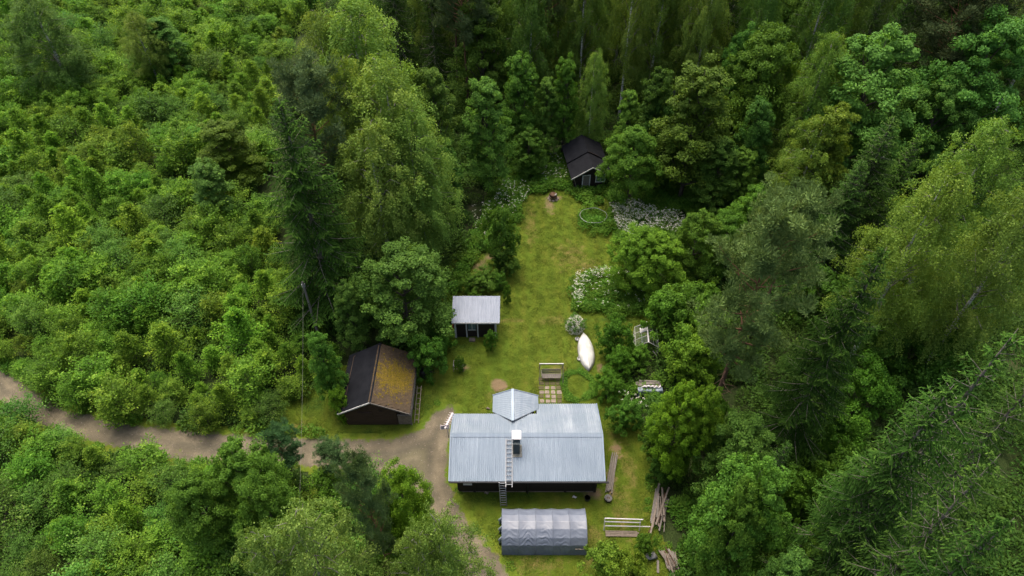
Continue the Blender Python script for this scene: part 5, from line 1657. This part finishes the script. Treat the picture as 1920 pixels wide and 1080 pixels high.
for x, y, reg in pts:
    if any((x - a.x) ** 2 + (y - a.y) ** 2 < r * r for a, r in AVOID): continue
    f = math.sin(x * .21 + 1.3) * math.cos(y * .17) + math.sin(x * .07 - y * .11)
    road = sdist(ROAD, np.array([x]), np.array([y]))[0]
    nr_ = math.exp(road / 2.5)
    u = random.random()
    k = 'birch' if u < .38 + .18 * f - .5 * nr_ else ('alder' if u < .68 else 'rowan' if u < .86 else 'willow')
    if cnt[k] >= 300: k = min(cnt, key=cnt.get)
    if cnt[k] >= 300: continue
    cnt[k] += 1
    nm, lb, gp_ = TH_LAB[k]
    o = link(nm, SAP[k][random.randrange(len(SAP[k]))])
    sz = random.choice((random.uniform(.5, .8), random.uniform(.7, 1.0), random.uniform(.9, 1.22))) * (1.05 if reg == 'u' else .98) * (1 - .25 * min(1, nr_))
    o.location = (x, y, 0); o.rotation_euler = (random.uniform(-.06, .06), random.uniform(-.06, .06), random.uniform(0, 6.28))
    wsc = sz * random.uniform(.90, 1.15) * (1 + .0035 * max(0, y - 40))
    o.scale = (wsc, wsc, sz * random.uniform(.85, 1.15))
    b = {'birch': (1.10, 1.14, .82), 'alder': (.98, 1.06, .92), 'willow': (.90, .98, 1.35), 'rowan': (1.02, 1.0, .85)}[k]
    j = random.uniform(.86, 1.14)
    o.color = (b[0] * j * random.uniform(.9, 1.12), b[1] * j, b[2] * j, 1)
    where = 'above' if reg == 'u' else 'below'
    setp(o, lb.replace('dense thicket left of the yard', 'dense thicket %s the gravel drive' % where), 'tree', gp_ + ' %s the drive' % where)
print('SAPLINGS', cnt)

STAND = poly_px([(770, -30), (2080, -30), (2080, 250), (1700, 280), (1450, 250), (1200, 235), (900, 230), (770, 200), (690, 120)])
SL = {'birch': 'tall birch in the dark stand across the top', 'sparse_birch': 'thin trunked birch in the dark stand across the top', 'spruce': 'dark spruce in the stand across the top',
      'egg': 'leafy tree in the dark stand across the top', 'pine': 'bare trunked pine in the dark stand across the top'}
nst = 0
for x, y in scatter(STAND, 4.6, rngp, 0.001):
    u = random.random()
    k = 'birch' if u < .42 else 'sparse_birch' if u < .62 else 'spruce' if u < .78 else 'egg' if u < .90 else 'pine'
    h = {'birch': 23, 'sparse_birch': 24, 'spruce': 22, 'egg': 17, 'pine': 23}[k] * random.uniform(.85, 1.12)
    clear = math.hypot(x - P(1010, 130).x, y - P(1010, 130).y) < 9
    if clear and k in ('spruce', 'egg'): continue
    w = {'birch': 6.4, 'sparse_birch': 5.5, 'spruce': 6.5, 'egg': 7, 'pine': 6.5}[k] * random.uniform(.8, 1.15)
    j = random.uniform(.72, .98)
    plant(k, (x, y, 0), h, w, (j * random.uniform(.85, 1.05), j, j * .9), SL[k], {'birch': 'birches in the far stand', 'sparse_birch': 'thin birches in the far stand', 'spruce': 'spruces in the far stand', 'egg': 'leafy trees in the far stand', 'pine': 'pines in the far stand'}[k])
    nst += 1
print('STAND', nst)
tree('pine', 862, -110, 235, 110, (.8, .75, .8), 'pine with a long bare orange red trunk before the dark stand', var=1)

# ------------------------------------------------------------------ ground cover (uncountable)
def clump_weed(name, seed, n, h, r, ls, mat):
    rng = np.random.default_rng(seed)
    a = rng.random(n) * 6.283; rr = r * np.sqrt(rng.random(n)); z = h * (.15 + .85 * rng.random(n) ** .7) * (1 - .35 * (rr / r) ** 2)
    pos = np.stack([rr * np.cos(a), rr * np.sin(a), z], 1)
    out = np.stack([np.cos(a), np.sin(a), np.full(n, .5)], 1)
    ax = out + rng.normal(size=(n, 3)) * .6
    nr = unit(np.array([0, 0, 1.0]) + rng.normal(size=(n, 3)) * .5)
    s = ls * (.6 + .8 * rng.random(n))
    return leaf_mesh(name, pos, ax, nr, s, s * .45, mat, .4 + rng.normal(size=n) * .18)


def scatter_nodes(name, meshes, pts, scl, label, cat, cols=None):
    """One ground-cover object: clumps set out on points by geometry nodes."""
    src = bpy.data.collections.new(name + '_clumps')
    for i, me in enumerate(meshes):
        o = bpy.data.objects.new('%s_clump' % name, me)
        if cols: o.color = (*cols[i], 1)
        src.objects.link(o)
    me = bpy.data.meshes.new(name)
    n = len(pts)
    me.vertices.add(n)
    me.vertices.foreach_set('co', np.asarray(pts, np.float32).ravel())
    rng = np.random.default_rng(n)
    for k, ty, val in (('rot', 'FLOAT', rng.random(n) * 6.283), ('scl', 'FLOAT', scl * (.65 + .7 * rng.random(n))), ('idx', 'INT', rng.integers(0, len(meshes), n))):
        a = me.attributes.new(k, ty, 'POINT'); a.data.foreach_set('value', val.astype(np.int32 if ty == 'INT' else np.float32))
    ob = link(name, me)
    ng = bpy.data.node_groups.new(name + '_nodes', 'GeometryNodeTree')
    ng.interface.new_socket('Geometry', in_out='INPUT', socket_type='NodeSocketGeometry')
    ng.interface.new_socket('Geometry', in_out='OUTPUT', socket_type='NodeSocketGeometry')
    N, L_ = ng.nodes, ng.links
    gi, go = N.new('NodeGroupInput'), N.new('NodeGroupOutput')
    ci = N.new('GeometryNodeCollectionInfo'); ci.inputs['Collection'].default_value = src
    ci.inputs['Separate Children'].default_value = True; ci.inputs['Reset Children'].default_value = True
    ip = N.new('GeometryNodeInstanceOnPoints'); ip.inputs['Pick Instance'].default_value = True

    def named(k, t):
        q = N.new('GeometryNodeInputNamedAttribute'); q.data_type = t; q.inputs[0].default_value = k
        return q.outputs[0]
    cx = N.new('ShaderNodeCombineXYZ'); L_.new(named('rot', 'FLOAT'), cx.inputs[2])
    er = N.new('FunctionNodeEulerToRotation'); L_.new(cx.outputs[0], er.inputs[0])
    L_.new(gi.outputs[0], ip.inputs['Points']); L_.new(ci.outputs[0], ip.inputs['Instance'])
    L_.new(named('idx', 'INT'), ip.inputs['Instance Index']); L_.new(er.outputs[0], ip.inputs['Rotation'])
    L_.new(named('scl', 'FLOAT'), ip.inputs['Scale']); L_.new(ip.outputs[0], go.inputs[0])
    md = ob.modifiers.new('scatter', 'NODES'); md.node_group = ng
    return setp(ob, label, cat, kind='stuff')


def rand_in(poly, dens, rng):
    lo, hi = poly.min(0), poly.max(0)
    n = int((hi[0] - lo[0]) * (hi[1] - lo[1]) * dens)
    c = lo + rng.random((n, 2)) * (hi - lo)
    return c[inside(poly, c[:, 0], c[:, 1])]


WEED = [clump_weed('weed%d' % i, 700 + i, 190, .75, .62, .19, M['leaf_weed']) for i in range(3)]
UND = [clump_weed('under%d' % i, 720 + i, 420, 1.15, 1.25, .24, M['leaf_under']) for i in range(3)]
W_POLY = [poly_px(p) for p in (
    [(845, 600), (848, 530), (870, 475), (895, 420), (935, 345), (960, 300), (1060, 285), (1085, 345), (1050, 362), (992, 364), (985, 372), (978, 395), (965, 440), (930, 470), (898, 470), (880, 510), (862, 535), (850, 560)],
    [(1130, 352), (1180, 360), (1300, 340), (1370, 370), (1340, 450), (1260, 470), (1200, 500), (1172, 510), (1160, 455), (1150, 415), (1150, 385)],
    [(1073, 545), (1080, 522), (1120, 514), (1200, 518), (1225, 560), (1215, 586), (1150, 590), (1080, 588), (1070, 565)],
    [(1060, 350), (1140, 350), (1150, 380), (1100, 382), (1065, 366)],
    [(1090, 400), (1100, 392), (1130, 396), (1152, 410), (1150, 430), (1120, 447), (1096, 436), (1085, 418)])]
rngw = np.random.default_rng(31)
wp = np.concatenate([rand_in(p, 3.2, rngw) for p in W_POLY])
rw = []
for i in range(len(ROAD)):
    a_, b_ = ROAD[i], ROAD[(i + 1) % len(ROAD)]
    for t_ in rngw.random(int(np.linalg.norm(b_ - a_) * 3.5)):
        q_ = a_ + (b_ - a_) * t_ + rngw.normal(size=2) * .25
        if q_[0] < -15.5 or q_[1] < 25.5 and q_[0] < -6: rw.append(q_)
rw = np.array(rw); rw = rw[sdist(ROAD, rw[:, 0], rw[:, 1]) < -.2]
wp = np.concatenate([wp, rw] + [np.array([[c_.x, c_.y]]) + rngw.normal(size=(n_, 2)) * r_ for c_, n_, r_ in ((P(1285, 962), 20, .6), (P(1300, 1050), 12, .6), (P(1195, 748), 12, .8), (P(1245, 735), 12, .7))])
scatter_nodes('tall_weeds', WEED, np.column_stack([wp, np.zeros(len(wp))]), 1.0, 'lush tall weeds and nettles around the lawn', 'weeds')
FOREST = [poly_px(p) for p in (
    [(560, 230), (640, -25), (2150, -25), (2150, 1230), (1290, 1230), (1270, 1060), (1235, 1000), (1228, 930), (1232, 840), (1190, 780), (1165, 730), (1150, 690), (1230, 640), (1240, 560), (1210, 510), (1260, 470), (1370, 380), (1300, 335), (1130, 340), (1060, 280), (950, 295), (880, 430), (838, 520), (835, 620), (800, 670), (690, 650), (640, 600), (560, 470)],)]
und = np.concatenate([rand_in(FOREST[0], .45, rngw), rand_in(UP, .22, rngw), rand_in(LO, .25, rngw)])
for c_, rad_ in ((P(1234, 960), 2.4), (P(1258, 1055), 1.9), (P(1218, 1050), 1.5), (P(1216, 740), 2.2), (P(1210, 650), 1.7), (P(1400, 790), .8)):
    und = und[np.hypot(und[:, 0] - c_.x, und[:, 1] - c_.y) > rad_]
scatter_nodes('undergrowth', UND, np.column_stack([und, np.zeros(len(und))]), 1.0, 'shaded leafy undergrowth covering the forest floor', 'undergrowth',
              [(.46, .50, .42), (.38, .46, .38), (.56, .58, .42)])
# verge tufts where lawn and drive meet the thicket
edge = []
for poly, off in ((ROAD, .75), (LAWN, .25)):
    for i in range(len(poly)):
        a, b = poly[i], poly[(i + 1) % len(poly)]
        for t in rngw.random(int(np.linalg.norm(b - a) * 2.2)):
            edge.append(a + (b - a) * t + rngw.normal(size=2) * .28)
for i in range(len(HEX)):
    a, b = P(*HEX[i]), P(*HEX[(i + 1) % len(HEX)])
    for t in rngw.random(int((b - a).length * 7)):
        q = a.lerp(b, t); edge.append(np.array([q.x, q.y]) + rngw.normal(size=2) * .03)
edge = np.array(edge)
sd_ = sdist(ROAD, edge[:, 0], edge[:, 1])
mid = rand_in(ROAD, 1.1, rngw); md_ = sdist(ROAD, mid[:, 0], mid[:, 1])
mid = mid[(md_ > 1.55) & (md_ < 2.3) & (mid[:, 0] < -17)]
edge = np.concatenate([edge[(sd_ < -.35)], mid])
TUFT = [clump_weed('tuft%d' % i, 740 + i, 70, .22, .30, .12, M['leaf_weed']) for i in range(2)]
scatter_nodes('grass_tufts', TUFT, np.column_stack([edge, np.zeros(len(edge))]), 1.0, 'rough grass tufts along the edges of drive and lawn', 'grass', [(1.0, .95, .6), (1.1, 1.0, .7)])
# white umbels standing above the weeds
FL = [(poly_px([(925, 385), (945, 350), (985, 352), (995, 372), (975, 400), (955, 425), (930, 425)]), 2.6), (poly_px([(1140, 395), (1180, 385), (1225, 400), (1235, 430), (1215, 450), (1180, 470), (1160, 450)]), 11),
      (poly_px([(1225, 410), (1260, 402), (1285, 420), (1270, 445), (1230, 440)]), 9), (poly_px([(1073, 545), (1080, 522), (1120, 514), (1200, 518), (1210, 530), (1100, 532), (1085, 585), (1072, 570)]), 6),
      (W_POLY[2], .8), (poly_px([(990, 300), (1060, 300), (1070, 345), (1020, 350)]), 1.2), (poly_px([(880, 400), (925, 385), (935, 420), (900, 470)]), 1.2), (poly_px([(1150, 755), (1205, 765), (1210, 795), (1165, 785)]), 2.0)]
FL = [(p_, d_f * 2.6) for p_, d_f in FL]
fp_ = np.concatenate([rand_in(p, d, rngw) for p, d in FL])
nu, per = len(fp_), 9
cen = np.column_stack([fp_, .85 + .45 * rngw.random(nu)])
cen[:, 2] += np.where(fp_[:, 1] < 35, .9, 0)
kk = np.repeat(np.arange(nu), per)
off = rngw.normal(size=(nu * per, 3)) * np.array([.06, .06, .018])
nrm = unit(np.array([0, 0, 1.0]) + rngw.normal(size=(nu * per, 3)) * .25)
flw = link('wildflowers', leaf_mesh('wildflowers', cen[kk] + off, rdir(rngw, nu * per), nrm, .042, .040, M['petal'], np.full(nu * per, .5)))
setp(flw, 'white umbels of cow parsley blooming in the weeds round the lawn', 'flowers', kind='stuff')
# mown grass standing on the lawn
M['leaf_grass'] = foliage('grass_blades', (0.060, 0.100, 0.008), (0.092, 0.128, 0.011), (0.140, 0.148, 0.030), 0.30)
GB = [clump_weed('blades%d' % i, 760 + i, 46, .045, .32, .070, M['leaf_grass']) for i in range(3)]
gpt = rand_in(LAWN, 7.5, rngw)
gx, gy = gpt[:, 0], gpt[:, 1]
barem = bare(gx, gy, None)
keep = (sdist(ROAD, gx, gy) < -.1) & (barem < .35 + .2 * rngw.random(len(gx)))
for (x0, x1, y0, y1) in ((-4.1, 6.4, 25.8, 32.2), (-13.6, -8.2, 31.9, 37.5), (-5.2, -1.4, 41.5, 43.8), (-.75, 5.3, 21, 24.1), (2.3, 4.4, 34.1, 37.2)):
    keep &= ~((gx > x0) & (gx < x1) & (gy > y0) & (gy < y1))
gpt = gpt[keep]
scatter_nodes('grass', GB, np.column_stack([gpt, np.zeros(len(gpt))]), 1.0, 'short mown grass of the yard lawn', 'grass', [(1, 1, 1), (.97, 1.01, .95), (1.04, 1.02, 1.0)])
# loose stones on the drive
def pebble(name, seed):
    rg = random.Random(seed); m = MB()
    ring = [(math.cos(t) * rg.uniform(.7, 1.1), math.sin(t) * rg.uniform(.6, 1.0)) for t in (0, 1.05, 2.1, 3.14, 4.2, 5.24)]
    m.add([(x, y, 0) for x, y in ring] + [(x * .6, y * .6, .55) for x, y in ring], [(i, (i + 1) % 6, (i + 1) % 6 + 6, i + 6) for i in range(6)] + [(6, 7, 8, 9, 10, 11)])
    return m.mesh(name, M['stone'])


sp_pts = rand_in(ROAD, 5.0, rngw)
sp_pts = sp_pts[sdist(ROAD, sp_pts[:, 0], sp_pts[:, 1]) > .1]
scatter_nodes('loose_stones', [pebble('pebble%d' % i, i) for i in range(4)], np.column_stack([sp_pts, np.full(len(sp_pts), .012)]), .042, 'loose stones lying on the gravel drive', 'stones')
